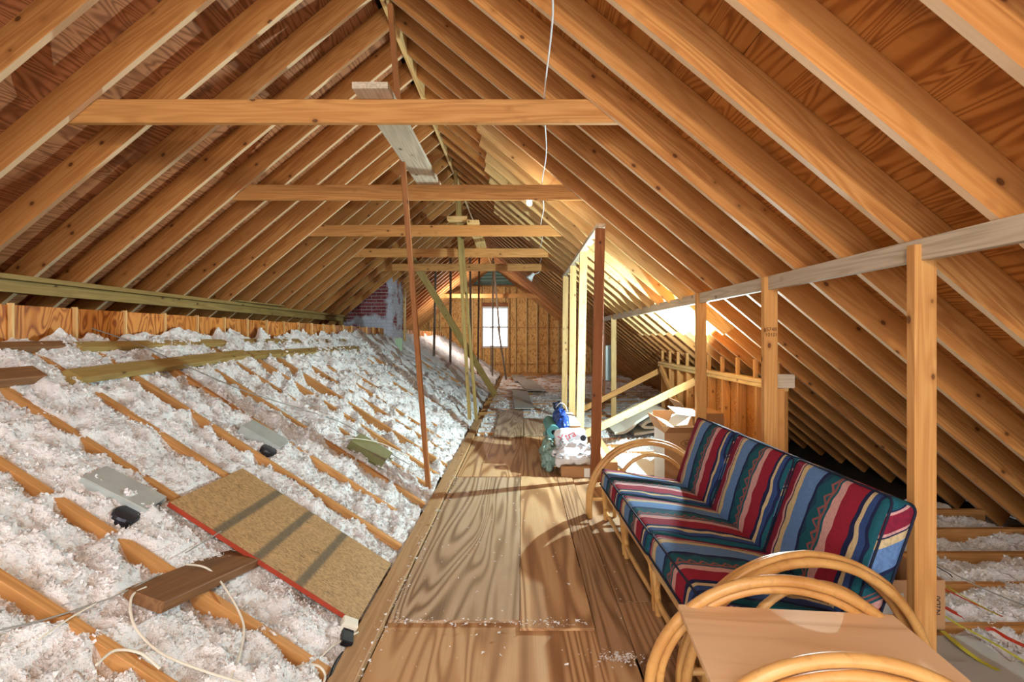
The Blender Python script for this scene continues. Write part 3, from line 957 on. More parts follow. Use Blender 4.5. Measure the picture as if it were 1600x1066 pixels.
def fluff(name, patches, height, label, flakes):
    V, F = [], []
    base = 0
    for x0, x1, y0, y1, res in patches:
        nx, ny = max(2, int((x1 - x0) / res) + 1), max(2, int((y1 - y0) / res) + 1)
        X, Y = np.meshgrid(np.linspace(x0, x1, nx), np.linspace(y0, y1, ny))
        jx = (rng.random(X.shape) - .5) * res * .6; jy = (rng.random(X.shape) - .5) * res * .6
        jx[:, [0, -1]] = 0; jy[[0, -1], :] = 0
        X = X + jx; Y = Y + jy
        Z = height(X, Y)
        V.append(np.stack([X.ravel(), Y.ravel(), Z.ravel()], 1))
        i = np.arange(nx * ny).reshape(ny, nx)
        F.append(np.stack([i[:-1, :-1].ravel(), i[:-1, 1:].ravel(), i[1:, 1:].ravel(), i[1:, :-1].ravel()], 1) + base)
        base += nx * ny
    for x0, x1, y0, y1, cnt, s0, s1 in flakes:      # loose tufts standing off the surface
        x = x0 + rng.random(cnt) * (x1 - x0); y = y0 + rng.random(cnt) * (y1 - y0)
        z = height(x, y)
        c = np.stack([x, y, z + 0.002], 1)
        u = rng.normal(size=(cnt, 3)); u /= np.linalg.norm(u, axis=1)[:, None]
        w = rng.normal(size=(cnt, 3)); w -= (w * u).sum(1)[:, None] * u; w /= np.linalg.norm(w, axis=1)[:, None]
        s = (s0 + (s1 - s0) * rng.random(cnt) ** 2)[:, None]
        q = np.stack([c - u * s - w * s * .5, c + u * s - w * s * .6, c + u * s * .8 + w * s * .6, c - u * s * .7 + w * s * .5], 1).reshape(-1, 3)
        V.append(q)
        F.append(np.arange(cnt * 4).reshape(-1, 4) + base)
        base += cnt * 4
    V = np.concatenate(V); F = np.concatenate(F)
    me = bpy.data.meshes.new(name)
    me.vertices.add(len(V)); me.vertices.foreach_set('co', V.astype(np.float32).ravel())
    me.loops.add(F.size); me.loops.foreach_set('vertex_index', F.astype(np.int32).ravel())
    me.polygons.add(len(F)); me.polygons.foreach_set('loop_start', np.arange(0, F.size, 4, dtype=np.int32))
    me.polygons.foreach_set('loop_total', np.full(len(F), 4, dtype=np.int32))
    me.update(calc_edges=True)
    o = link(name, me, 'blown_insulation')
    return tag(o, label, 'insulation', kind='stuff')

JYA = np.array(JY)
def joist_dist(Y):
    return np.abs(((Y - JY[0]) / SP + 0.5) % 1.0 - 0.5) * SP
def h_slope(X, Y):
    far = np.clip((Y - 3.4) / 2.0, 0, 1)
    h = -0.085 - 0.018 * far + (0.105 + 0.085 * far) * lumps(X * (1 - .2 * far), Y * (1 - .2 * far))
    # fluff heaps a little in the middle of each bay and slumps beside the joists
    h += 0.022 * np.clip(joist_dist(Y) / 0.16, 0, 1) - 0.012
    h += 0.06 * np.clip((VX + 0.32 - X) / 0.3, 0, 1) * vnoise(X * 3, Y * 3.1, 77)
    # pressed flat under the OSB sheet
    under = (X > -1.75) & (X < -0.75) & (Y > 2.28) & (Y < 2.98)
    h = np.where(under, np.minimum(h, -0.02), h)
    under = (X > -1.50) & (X < -1.25) & (Y > 1.75) & (Y < 2.5)
    h = np.where(under, np.minimum(h, -0.012), h)
    return CAMZ - VS * (X - VX) + h * 1.1
def h_flat(X, Y):
    h = -0.10 + 0.115 * lumps(X + 5, Y) - np.where((X > 1.55) & (Y < 4.4), 0.03, 0.0)
    h += 0.02 * np.clip(joist_dist(Y) / 0.16, 0, 1)
    walk = (np.abs(X + 0.05) < 0.55) & (Y > 6.0)
    h = np.where(walk, np.minimum(h, -0.004), h)
    clut = (X < 1.5) & (Y < 6.6)
    return np.where(clut, np.minimum(h, -0.01), h)
fluff('insulation', [(-2.95, -0.79, 0.9, 3.7, 0.014), (-2.95, -0.79, 3.7, 7.0, 0.024), (-2.95, -0.79, 7.0, 11.0, 0.04), (-2.95, -0.79, 11.0, 18.4, 0.06)],
      h_slope, 'white blown insulation filling the sloped bays left of the walkway',
      [(-2.93, -0.80, 1.3, 3.2, 52000, 0.003, 0.012), (-2.93, -0.80, 3.2, 5.2, 34000, 0.004, 0.018), (-2.93, -0.80, 5.2, 9.0, 20000, 0.008, 0.026)])
fluff('insulation', [(1.47, 3.7, 1.2, 4.0, 0.016), (1.47, 3.7, 4.0, 4.4, 0.03), (1.47, 2.4, 4.4, 5.0, 0.03), (1.02, 2.4, 5.0, 7.0, 0.03), (-0.66, 2.4, 7.0, 8.4, 0.04), (-0.66, 3.7, 8.4, 18.4, 0.05)],
      h_flat, 'white blown insulation between the flat joists right of the walkway',
      [(1.6, 3.6, 1.5, 3.6, 26000, 0.003, 0.013), (1.1, 2.38, 4.4, 8.4, 12000, 0.006, 0.022), (1.6, 3.6, 3.6, 4.4, 4000, 0.006, 0.02), (-0.65, 1.2, 7.0, 12.0, 6000, 0.008, 0.025)])

def crumbs():
    V, F = [], []
    base = 0
    spots = []
    for _ in range(420):
        spots.append((random.uniform(-0.78, 1.2), random.uniform(2.05, 6.8)))
    for _ in range(260):   # swept along the plank and the sheet ends
        spots.append((-0.665 + random.gauss(0, 0.02), random.uniform(2.0, 5.0)))
    for _ in range(170):
        spots.append((random.uniform(-0.62, 0.33), 2.385 + random.gauss(0, 0.02)))
    for _ in range(150):
        spots.append((0.42 + random.gauss(0, 0.06), 2.12 + random.gauss(0, 0.025)))
    for _ in range(500):
        spots.append((random.uniform(0.5, 1.5), random.uniform(4.75, 7.5)))
    for x, y in spots:
        s = random.uniform(0.002, 0.008) * (1.6 if random.random() < 0.1 else 1)
        z = 0.031 if x < 0.51 else 0.014
        if x < -0.672: z = 0.046
        pts = [(x + random.uniform(-s, s) * 1.4, y + random.uniform(-s, s) * 1.4, z + random.uniform(0, s)) for _ in range(4)]
        V += pts
        F += [(base, base + 1, base + 2), (base, base + 2, base + 3), (base, base + 1, base + 3), (base + 1, base + 2, base + 3)]
        base += 4
    me = bpy.data.meshes.new('crumbs')
    me.from_pydata(V, [], F)
    tag(link('insulation_crumbs', me, 'blown_insulation'), 'scattered white insulation crumbs on the plywood walkway', 'debris', kind='stuff')
crumbs()

# ------------------------------------------------------------------ brick chimney
chimney = empty('chimney', (-3.3, 11.0, 1.2), label='whitewashed red brick chimney rising through the left roof slope', cat='chimney')
CX0, CX1, CY0, CY1 = -3.90, -2.80, 10.55, 11.5
sheet('core', CX0 + .012, CX1 - .012, CY0 + .012, CY1 - .012, 0.9, 3.45, 'mortar', chimney, 'Z', c=0)
bw, bh, mj = 0.203, 0.062, 0.012
row = 0
z = 1.22
cut = prism_mesh
while z < 3.3:
    off = (bw + mj) / 2 if row % 2 else 0.0
    x = CX0 - off
    while x < CX1 - 0.03:
        a, b = max(x, CX0), min(x + bw, CX1)
        if b - a > 0.04 and z < roof_z((a + b) / 2) + 0.35:
            sheet('brick', a, b, CY0 - random.uniform(0, .004), CY0 + 0.05, z, z + bh, 'chimney_brick', chimney, 'X', c=0.002)
        x += bw + mj
    y = CY0 + 0.055 - (off if row % 2 else 0)
    while y < CY1 - 0.03:
        a, b = max(y, CY0 + 0.055), min(y + bw, CY1)
        if b - a > 0.04:
            sheet('brick', CX1 - 0.05, CX1 + random.uniform(0, .004), a, b, z, z + bh, 'chimney_brick', chimney, 'Y', c=0.002)
        y += bw + mj
    z += bh + mj
    row += 1
board('trim_board', (CX1 + 0.03, CY1 + 0.03, 1.2), (CX1 + 0.03, CY1 + 0.03, 2.55), 0.05, 0.04, 'pale_wood', None, up=(0, 1, 0),
      label='pale upright board at the right edge of the chimney', cat='board')
sheet('drywall_scrap', -2.62, -2.48, 10.1, 10.13, slope_z(-2.55) - 0.05, slope_z(-2.55) + 0.25, 'pale_green_board', None, 'Z',
      label='small greenish board scrap standing in front of the chimney foot', cat='board')
me = lathe_mesh([(0.0, 0.0), (0.11, 0.0)] + [(0.11 + (0.008 if i % 2 else 0), 0.02 * i) for i in range(1, 40)] + [(0.11, 0.8), (0, 0.8)], 16)
tag(link('duct_pipe', me, 'galvanised', None, Matrix.Translation((1.92, 11.0, 0.45)), smooth=True), 'silver vent duct standing beyond the right hand posts', 'duct')

# ------------------------------------------------------------------ rattan sofa
SA = math.radians(1.9)
SM = Matrix.Translation((0.70, 1.86, 0)) @ Matrix.Rotation(SA, 4, 'Z')
sofa = empty('rattan_sofa', (0, 0, 0), label='three-seat rattan sofa with striped red, blue and teal cushions', cat='sofa')
sofa.matrix_basis = SM
SW = 0.645
def S(*p): return SM @ Vector(p)
def cane(name, pts, r, parent, per=6, raw=False, sides=12, mw=SM, nodes=9):
    return tube(name, pts, r, 'rattan_cane', parent, sides, per, mw=mw, raw=raw, nodes=nodes)
def hoop(cx, a, z0, zt, y, n=40, x_lo=None):
    """arch in the x-z plane standing on the floor at both ends"""
    pts = [Vector((cx - a, y, 0.012)), Vector((cx - a, y, z0 * 0.5))]
    for i in range(n + 1):
        t = math.pi - math.pi * i / n
        pts.append(Vector((cx + a * math.cos(t), y, z0 + (zt - z0) * math.sin(t))))
    pts += [Vector((cx + a, y, z0 * 0.5)), Vector((cx + a, y, 0.012))]
    return pts
tilt_s = math.atan2(0.10, 0.62)
for i in range(3):
    yc = SW * (2 - i + 0.5)
    # seat cushion
    loc = (0.29, yc, 0.30 + 0.006 * i)
    me = rounded_box(0.64, SW - 0.012, 0.125, 0.035, 0.022, 10)
    mw = SM @ Matrix.Translation(loc) @ Matrix.Rotation(tilt_s + (0.02 if i == 2 else 0), 4, 'Y')
    sc = link('seat_cushion', me, 'serape_seat_%d' % i, sofa, mw, smooth=True)
    for zz in (0.054, -0.054):
        h1, h2, r = 0.32 - 0.004, (SW - 0.012) / 2 - 0.004, 0.03
        ring = []
        for cxs, cys, a0 in ((1, 1, 0), (-1, 1, 90), (-1, -1, 180), (1, -1, 270)):
            for k in range(5):
                a = math.radians(a0 + 22.5 * k)
                ring.append(Vector((cxs * (h1 - r) + r * math.cos(a), cys * (h2 - r) + r * math.sin(a), zz)))
        tube('piping', ring, 0.005, 'piping_navy', sc, 6, raw=True, closed=True, mw=mw)
    # back cushion
    lean = math.atan2(0.17, 0.5)
    mw = SM @ Matrix.Translation((0.71, yc + (0.01 if i == 0 else 0), 0.535)) @ Matrix.Rotation(lean + 0.01 * i, 4, 'Y') @ Matrix.Rotation(math.pi / 2, 4, 'Y')
    me = rounded_box(0.54, SW - 0.01, 0.125, 0.04, 0.025, 10)
    bc = link('back_cushion', me, 'serape_back_%d' % i, sofa, mw, smooth=True)
    for zz in (0.05, -0.05):
        h1, h2, r = 0.27 - 0.005, (SW - 0.01) / 2 - 0.005, 0.035
        ring = []
        for cxs, cys, a0 in ((1, 1, 0), (-1, 1, 90), (-1, -1, 180), (1, -1, 270)):
            for k in range(5):
                a = math.radians(a0 + 22.5 * k)
                ring.append(Vector((cxs * (h1 - r) + r * math.cos(a), cys * (h2 - r) + r * math.sin(a), zz)))
        tube('piping', ring, 0.005, 'piping_navy', bc, 6, raw=True, closed=True, mw=mw)
    # frame of this section
    y0, y1 = SW * (2 - i) + 0.025, SW * (3 - i) - 0.025
    fr = link('seat_rail', tube_mesh(smooth_path([(0.0, y0 - .02, 0.255), (0.0, (y0 + y1) / 2, 0.255), (0.0, y1 + .02, 0.255)], 4), 0.017, 10), 'rattan_cane', sofa, SM, smooth=True)
    cane('seat_rail', [(0.55, y0, 0.165), (0.55, y1, 0.165)], 0.016, sofa, nodes=None)
    for yy in (y0, y1):
        cane('side_rail', [(0.0, yy, 0.255), (0.3, yy, 0.208), (0.56, yy, 0.165)], 0.015, sofa)
        cane('leg', [(0.02, yy, 0.0), (0.012, yy, 0.13), (0.0, yy, 0.255)], 0.018, sofa, nodes=7)
        cane('leg', [(0.68, yy, 0.0), (0.60, yy, 0.12), (0.60, yy, 0.2), (0.70, yy, 0.45), (0.80, yy, 0.72)], 0.016, sofa)
    cane('stretcher', [(0.012, y0 + 0.0, 0.10), (0.012, y0 + 0.05, 0.085), (0.012, (y0 + y1) / 2, 0.08), (0.012, y1 - .05, 0.085), (0.012, y1, 0.10)], 0.014, sofa)
    cane('corner_brace', [(0.01, y0 + 0.0, 0.11), (0.01, y0 + 0.03, 0.19), (0.005, y0 + 0.09, 0.245)], 0.011, sofa)
    cane('corner_brace', [(0.01, y1 - 0.0, 0.11), (0.01, y1 - 0.03, 0.19), (0.005, y1 - 0.09, 0.245)], 0.011, sofa)
    cane('back_rail', [(0.80, y0 - .01, 0.70), (0.80, y1 + .01, 0.70)], 0.015, sofa, nodes=None)
    cane('back_rail', [(0.69, y0 - .01, 0.42), (0.69, y1 + .01, 0.42)], 0.013, sofa, nodes=None)
    sheet_m = SM @ Matrix.Translation((0.28, yc, 0.215)) @ Matrix.Rotation(tilt_s, 4, 'Y')
    link('seat_deck', prism_mesh(0.54, SW - 0.06, 0.014, 0.001, 'brown_plank_wood'), None, sofa, sheet_m)
for ya, sg in ((-0.012, -1), (3 * SW + 0.012, 1)):
    arm = link('arm', tube_mesh(hoop(0.36, 0.46, 0.12, 0.595, ya), 0.0175, 12, nodes=10, node_amt=0.06), 'rattan_cane', sofa, SM, smooth=True)
    cane('arm_cane', hoop(0.365, 0.475, 0.12, 0.61, ya + sg * 0.034), 0.0175, arm, raw=True)
    cane('arm_cane', hoop(0.36, 0.465, 0.12, 0.60, ya + sg * 0.068), 0.0175, arm, raw=True)
    cane('arm_loop', hoop(0.40, 0.30, 0.15, 0.50, ya + sg * 0.03), 0.015, arm, raw=True)
    cane('arm_stretcher', [(-0.08, ya, 0.16), (0.36, ya, 0.16), (0.80, ya, 0.16)], 0.014, arm)

# ------------------------------------------------------------------ rattan side table
TM = Matrix.Translation((0.875, 1.455, 0)) @ Matrix.Rotation(math.radians(-5.2), 4, 'Z')
table = empty('side_table', (0, 0, 0), label='rattan hoop side table with a plain wooden top in the front corner', cat='table')
table.matrix_basis = TM
link('tabletop', prism_mesh(0.70, 0.42, 0.016, 0.003, 'table_ply'), None, table, TM @ Matrix.Translation((0, 0, 0.492)))
link('lower_shelf', prism_mesh(0.74, 0.40, 0.014, 0.003, 'table_ply'), None, table, TM @ Matrix.Translation((0, 0, 0.15)))
for yy in (-0.205, 0.205):
    hp = link('hoop_leg', tube_mesh(hoop(0.0, 0.45, 0.19, 0.60, yy, 44), 0.0185, 14, nodes=11, node_amt=0.05), 'rattan_cane', table, TM, smooth=True)
    s = 1 if yy > 0 else -1
    cane('hoop_cane', hoop(0.0, 0.415, 0.19, 0.565, yy + s * 0.012), 0.015, hp, raw=True, mw=TM)
for xx in (-0.33, 0.33):
    cane('cross_rail', [(xx, -0.20, 0.468), (xx, 0.20, 0.468)], 0.014, table, mw=TM, nodes=None)
    cane('cross_rail', [(xx * 1.3, -0.20, 0.135), (xx * 1.3, 0.20, 0.135)], 0.014, table, mw=TM, nodes=None)

# ------------------------------------------------------------------ cartons
def carton(name, x0, x1, y0, y1, z0, z1, mat, label, flaps=(), rot=0.0, closed=True, side=None):
    c = Vector(((x0 + x1) / 2, (y0 + y1) / 2, z0))
    root = empty(name, c, label=label, cat='box')
    root.rotation_euler = (0, 0, rot)
    M = Matrix.Translation(c) @ Matrix.Rotation(rot, 4, 'Z')
    w, d, h, t = x1 - x0, y1 - y0, z1 - z0, 0.006
    def p(nm, cx, cy, cz, sx, sy, sz, mt=mat, rx=0.0, ry=0.0):
        mm = M @ Matrix.Translation((cx, cy, cz)) @ Matrix.Rotation(rx, 4, 'X') @ Matrix.Rotation(ry, 4, 'Y')
        return link(nm, prism_mesh(sx, sy, sz, 0.001, mt), None, root, mm)
    p('bottom', 0, 0, t / 2, w, d, t)
    p('side', 0, -d / 2 + t / 2, h / 2, w, t, h)
    p('side', 0, d / 2 - t / 2, h / 2, w, t, h)
    p('side', -w / 2 + t / 2, 0, h / 2, t, d - 2 * t, h, side or mat)
    p('side', w / 2 - t / 2, 0, h / 2, t, d - 2 * t, h)
    if closed:
        p('flap', 0, -d / 4, h + t / 2, w, d / 2 - 0.002, t)
        p('flap', 0, d / 4, h + t / 2, w, d / 2 - 0.002, t)
    for f in flaps:   # open flaps: which side, angle
        s, ang = f
        L = 0.5 * (d if s in 'NF' else w)
        L = min(L, 0.16)
        if s == 'N': p('flap', 0, -d / 2 - L / 2 * math.cos(ang), h + L / 2 * math.sin(ang), w, L, t, rx=-ang)
        if s == 'F': p('flap', 0, d / 2 + L / 2 * math.cos(ang), h + L / 2 * math.sin(ang), w, L, t, rx=ang)
        if s == 'L': p('flap', -w / 2 - L / 2 * math.cos(ang), 0, h + L / 2 * math.sin(ang), L, d, t, ry=ang)
        if s == 'R': p('flap', w / 2 + L / 2 * math.cos(ang), 0, h + L / 2 * math.sin(ang), L, d, t, ry=-ang)
    return root, M

zf = 0.0135
c1, M1 = carton('carton', 0.40, 0.70, 4.90, 5.28, zf, zf + 0.105, 'cardboard', 'low cardboard carton under the white carrier bags, front of the heap')
link('label_patch', prism_mesh(0.07, 0.001, 0.09, 0, 'paper'), None, c1, M1 @ Matrix.Translation((0.115, -0.191, 0.05)))
c2, M2 = carton('carton', 0.36, 0.66, 5.36, 6.35, zf, zf + 0.28, 'cardboard_dark', 'large carton carrying the foam roll and blue bag')
c3, M3 = carton('carton', 0.535, 0.66, 5.42, 6.35, zf + 0.29, zf + 0.43, 'paper', 'long white carton lying on top of the heap')
link('end_patch', prism_mesh(0.123, 0.002, 0.138, 0, 'cardboard'), None, c3, M3 @ Matrix.Translation((0, -0.467, 0.07)))
c4, M4 = carton('carton', 0.86, 1.00, 4.98, 6.45, zf, zf + 0.13, 'cardboard', 'long low carton on the floor right of the dark inner post', rot=-0.02)
link('top_liner', prism_mesh(0.05, 1.46, 0.003, 0, 'paper'), None, c4, M4 @ Matrix.Translation((-0.03, 0, 0.138)))
c5, M5 = carton('carton', 1.33, 1.72, 4.52, 4.88, 0.02, 0.54, 'cardboard', 'open carton with papers on top behind the far sofa arm', flaps=(('N', 0.5), ('L', 1.1), ('F', 1.2)), closed=False, side='paper')
me = text_mesh('BANEL', 0.042)
link('printed_word', me, 'brown_print', c5, M5 @ Matrix.Translation((0.05, -0.1815, 0.42)) @ Matrix.Rotation(math.pi / 2, 4, 'X'))
ring = [Vector((0.05 + 0.095 * math.cos(a), -0.1815, 0.42 + 0.034 * math.sin(a))) for a in [2 * math.pi * k / 28 for k in range(28)]]
tube('printed_oval', ring, 0.002, 'brown_print', c5, 5, raw=True, closed=True, mw=M5)
me = text_mesh('2', 0.06)
c6, M6 = carton('carton', 1.72, 2.08, 5.0, 5.4, 0.0, 0.64, 'cardboard_dark', 'brown carton standing against the knee wall behind the sofa', flaps=(('L', 0.9),))
link('printed_mark', me, 'red_print', c6, M6 @ Matrix.Translation((-0.1, -0.2015, 0.45)) @ Matrix.Rotation(math.pi / 2, 4, 'X'))
for k, (x, y, z, rx, ry, rz) in enumerate(((1.42, 4.62, 0.60, 0.3, 0.35, 0.4), (1.52, 4.68, 0.64, -0.2, -0.3, 1.0), (1.60, 4.76, 0.70, 0.25, 0.15, 0.2))):
    mm = Matrix.Translation((x, y, z)) @ Matrix.Rotation(rz, 4, 'Z') @ Matrix.Rotation(rx, 4, 'X') @ Matrix.Rotation(ry, 4, 'Y')
    tag(link('paper_sheet', prism_mesh(0.28, 0.2, 0.004, 0, 'paper'), None, None, mm),
        ('lowest loose white paper on the open carton', 'middle loose paper on the open carton', 'topmost loose paper at the back of the open carton')[k], 'paper')
c7, M7 = carton('carton', 1.70, 2.02, 2.32, 2.62, 0.03, 0.27, 'cardboard', 'small open carton on the joists behind the near right post', flaps=(('F', 1.3), ('L', 1.4)), closed=False)
me = text_mesh('N2D0', 0.036)
link('printed_code', me, 'black_print', c7, M7 @ Matrix.Translation((0.125, -0.1515, 0.12)) @ Matrix.Rotation(math.pi / 2, 4, 'X') @ Matrix.Rotation(math.pi / 2, 4, 'Z'))
link('paper_label', prism_mesh(0.1, 0.001, 0.1, 0, 'grey_board'), None, c7, M7 @ Matrix.Translation((-0.09, -0.1515, 0.13)))
sheet('white_panel', 1.06, 1.46, 4.95, 5.9, 0.014, 0.022, 'paper', None, 'Y', rot=0.12, label='flat white panel on the floor behind the far sofa arm', cat='panel')
sheet('grey_panel', 1.50, 2.12, 2.0, 2.30, 0.01, 0.022, 'grey_board', None, 'X', rot=-0.03, label='grey board scrap on the joists beside the near right post', cat='board')
sheet('grey_panel', 1.55, 2.9, 1.55, 2.10, 0.012, 0.03, 'grey_board', None, 'X', label='larger grey board at the bottom right corner', cat='board')
sheet('wood_block', 0.73, 0.83, 4.84, 4.93, zf, zf + 0.06, 'post_wood', None, 'X', label='pale wood block beside the low carton', cat='block')
# printed sack behind the sofa
me = rounded_box(0.42, 0.3, 0.12, 0.05, 0.02, 6)
sk = tag(link('insulation_sack', me, 'white_plastic_film', None, Matrix.Translation((1.62, 2.62, 0.10)) @ Matrix.Rotation(0.3, 4, 'Z') @ Matrix.Rotation(0.5, 4, 'X'), smooth=True),
         'white printed sack tucked behind the near end of the sofa', 'sack')
me = text_mesh('CELL', 0.06)
link('printed_word', me, 'green_print', sk, world_of(sk) @ Matrix.Translation((0.0, -0.02, 0.0825)))

# ------------------------------------------------------------------ bags and roll in the heap
def blob(name, w, d, h, seed, mat, mw, crumple=0.02, label=None, cat=None, parent=None, pinch=0.0):
    me = rounded_box(w, d, h, min(w, d, h) * 0.36, min(h, .2) * 0.08, 10)
    r = random.Random(seed)
    from mathutils import noise
    off = Vector((r.uniform(0, 50), r.uniform(0, 50), r.uniform(0, 50)))
    me.update()
    for v in me.vertices:
        p = Vector(v.co)
        n1 = noise.noise(p * 9 + off); n2 = abs(noise.noise(p * 20 + off))
        f = (v.co.z / h + 0.5)
        if pinch:
            k = 1 - pinch * max(0, f) ** 2
            v.co.x *= k; v.co.y *= k
        v.co += v.normal * (n1 * crumple - n2 * crumple * 0.9)
    o = link(name, me, mat, parent, mw, smooth=True)
    if label: tag(o, label, cat)
    return o
bag = blob('carrier_bag', 0.46, 0.34, 0.20, 3, 'white_plastic_film', Matrix.Translation((0.56, 5.08, 0.215)), 0.06,
           'plain crumpled white plastic bag lying on the low carton', 'bag', pinch=0.35)
bag2 = blob('carrier_bag', 0.32, 0.14, 0.24, 5, 'white_plastic_film', Matrix.Translation((0.53, 5.25, 0.315)) @ Matrix.Rotation(-0.15, 4, 'X'), 0.035,
            'white plastic bag with red lettering behind the plain one', 'bag')
b2 = world_of(bag2)
me = text_mesh('Xtra', 0.105)
link('printed_word', me, 'red_print', bag2, b2 @ Matrix.Translation((-0.05, -0.105, 0.045)) @ Matrix.Rotation(math.pi / 2, 4, 'X') @ Matrix.Rotation(0.4, 4, 'Z'))
link('printed_stroke', prism_mesh(0.12, 0.02, 0.001, 0, 'green_print'), None, bag2, b2 @ Matrix.Translation((-0.03, -0.1, -0.02)) @ Matrix.Rotation(math.pi / 2, 4, 'X') @ Matrix.Rotation(0.45, 4, 'Z'))
me = lathe_mesh([(0.0, 0), (0.032, 0.0), (0.032, 0.001), (0.0, 0.001)], 20)
link('printed_dot', me, 'black_print', bag2, b2 @ Matrix.Translation((0.125, -0.086, 0.03)) @ Matrix.Rotation(math.pi / 2, 4, 'X'))
teal = blob('cloth_bag', 0.12, 0.8, 0.28, 8, 'teal_cloth', Matrix.Translation((0.295, 5.5, zf + 0.14)) @ Matrix.Rotation(0.15, 4, 'Y'), 0.06,
            'pale teal cloth bag slumped on the left side of the heap', 'bag', pinch=0.3)
# foam roll: spiral section
roll = empty('foam_roll', (0.42, 5.75, 0.36), label='rolled teal foam mat lying on the heap', cat='mat')
sp = []
for k in range(90):
    a = k / 90 * 2 * math.pi * 3.6
    r = 0.022 + 0.046 * k / 90
    sp.append((r * math.cos(a), r * math.sin(a)))
vs, fs = [], []
nsp = len(sp)
for yy in (-0.34, 0.34):
    for k, (x, z) in enumerate(sp):
        rr = math.hypot(x, z)
        vs.append((x, yy, z)); vs.append((x * (rr + 0.009) / rr, yy, z * (rr + 0.009) / rr))
for k in range(nsp - 1):
    a, b, c, d = 2 * k, 2 * k + 1, 2 * k + 2, 2 * k + 3
    o2 = 2 * nsp
    fs += [(a, c, c + o2, a + o2), (b, d, d + o2, b + o2), (a, b, d, c), (a + o2, b + o2, d + o2, c + o2)]
mr = Matrix.Translation((0.35, 5.72, zf + 0.28 + 0.085)) @ Matrix.Rotation(0.02, 4, 'Z')
link('mat_layer', poly_mesh(vs, fs), 'teal_foam', roll, mr, smooth=False)
link('core', lathe_mesh([(0, -0.3), (0.02, -0.3), (0.02, 0.3), (0, 0.3)], 12), 'black_rubber', roll, mr @ Matrix.Rotation(math.pi / 2, 4, 'X'))
bb = blob('sleeping_bag', 0.17, 0.62, 0.22, 12, 'blue_nylon', Matrix.Translation((0.465, 5.70, zf + 0.28 + 0.14)) @ Matrix.Rotation(0.12, 4, 'X'), 0.03,
          'shiny blue nylon bag beside the foam roll', 'bag', pinch=0.2)
bbm = world_of(bb)
blob('drawstring_top', 0.12, 0.13, 0.10, 15, 'navy_nylon', bbm @ Matrix.Translation((-0.02, 0.26, 0.12)), 0.02, parent=bb)
tube('drawstring', [(-0.05, 0.2, 0.12), (0.0, 0.16, 0.19), (0.06, 0.2, 0.15), (0.08, 0.1, 0.1)], 0.005, 'white_cable', bb, 6, mw=bbm)

# ------------------------------------------------------------------ folded carpet
path = smooth_path([(1.32, 0, 0.03), (1.50, 0, 0.06), (1.66, 0, 0.17), (1.86, 0, 0.26), (2.08, 0, 0.27), (2.22, 0, 0.2), (2.2, 0, 0.13), (2.0, 0, 0.19), (1.8, 0, 0.165),
                    (1.72, 0, 0.115), (1.82, 0, 0.1), (2.05, 0, 0.12), (2.26, 0, 0.08), (2.24, 0, 0.03), (1.95, 0, 0.06), (1.6, 0, 0.02)], 8)
vs, fs = [], []
n = len(path)
for yy in (6.9, 7.85):
    for i, p in enumerate(path):
        p = Vector((p.x, p.y, p.z * 1.25))
        tg = (path[min(i + 1, n - 1)] - path[max(i - 1, 0)]).normalized()
        nr = Vector((-tg.z, 0, tg.x))
        wob = 0.01 * math.sin(i * 0.9)
        a = p + nr * 0.018; b = p - nr * 0.018
        vs += [(a.x, yy + wob, a.z), (b.x, yy + wob, b.z)]
o2 = 2 * n
for i in range(n - 1):
    a, b, c, d = 2 * i, 2 * i + 1, 2 * i + 2, 2 * i + 3
    fs += [(a, c, c + o2, a + o2), (b, d, d + o2, b + o2), (a, b, d, c), (a + o2, b + o2, d + o2, c + o2)]
tag(link('folded_carpet', poly_mesh(vs, fs), 'carpet_pile', None, Matrix.Translation((0, 0, 0.02)), smooth=False), 'folded cream carpet on the floor under the braces', 'carpet')

# ------------------------------------------------------------------ light fixture housings in the slope
def on_slope(x, y, lift=0.0):
    return Vector((x, y, slope_z(x))) + nS * lift
def slope_mat(x, y, lift=0.0, rz=0.0):
    X = Vector((1, 0, -VS)).normalized()
    Yv = nS.cross(X)
    m = Matrix((X, Yv, nS)).transposed().to_4x4()
    m.translation = on_slope(x, y, lift)
    return m @ Matrix.Rotation(rz, 4, 'Z')
def housing(x, y, lift, label, mat, rz=0.0, tilt=0.0, w=0.34, d=0.2, h=0.12, can=True):
    m = slope_mat(x, y, lift, rz) @ Matrix.Rotation(tilt, 4, 'X')
    root = empty('light_housing', m.translation, label=label, cat='light fixture')
    link('lid', prism_mesh(w, d, 0.006, 0.001, mat), None, root, m @ Matrix.Translation((0, 0, h)))
    link('side', prism_mesh(w, 0.006, h, 0.001, mat), None, root, m @ Matrix.Translation((0, -d / 2, h / 2)))
    link('side', prism_mesh(w, 0.006, h, 0.001, mat), None, root, m @ Matrix.Translation((0, d / 2, h / 2)))
    link('side', prism_mesh(0.006, d, h, 0.001, mat), None, root, m @ Matrix.Translation((-w / 2, 0, h / 2)))
    link('flange', prism_mesh(w + 0.05, d + 0.05, 0.005, 0.001, mat), None, root, m @ Matrix.Translation((0, 0, 0.0)))
    if can:
        cn = link('lamp_can', lathe_mesh([(0.0, 0.1), (0.05, 0.1), (0.055, 0.09), (0.055, 0.0), (0.0, 0.0)], 18), 'dark_metal', root,
                  m @ Matrix.Translation((w / 2 - 0.05, -d / 2 - 0.04, 0.0)), smooth=False)
        link('junction_box', prism_mesh(0.08, 0.06, 0.06, 0.003, 'galvanised'), None, root, m @ Matrix.Translation((w / 2 + 0.03, 0, 0.04)))
    return root
housing(-1.84, 2.24, -0.085, 'galvanised light housing poking out of the insulation left of the OSB sheet', 'galvanised', rz=0.15, d=0.15, w=0.3)
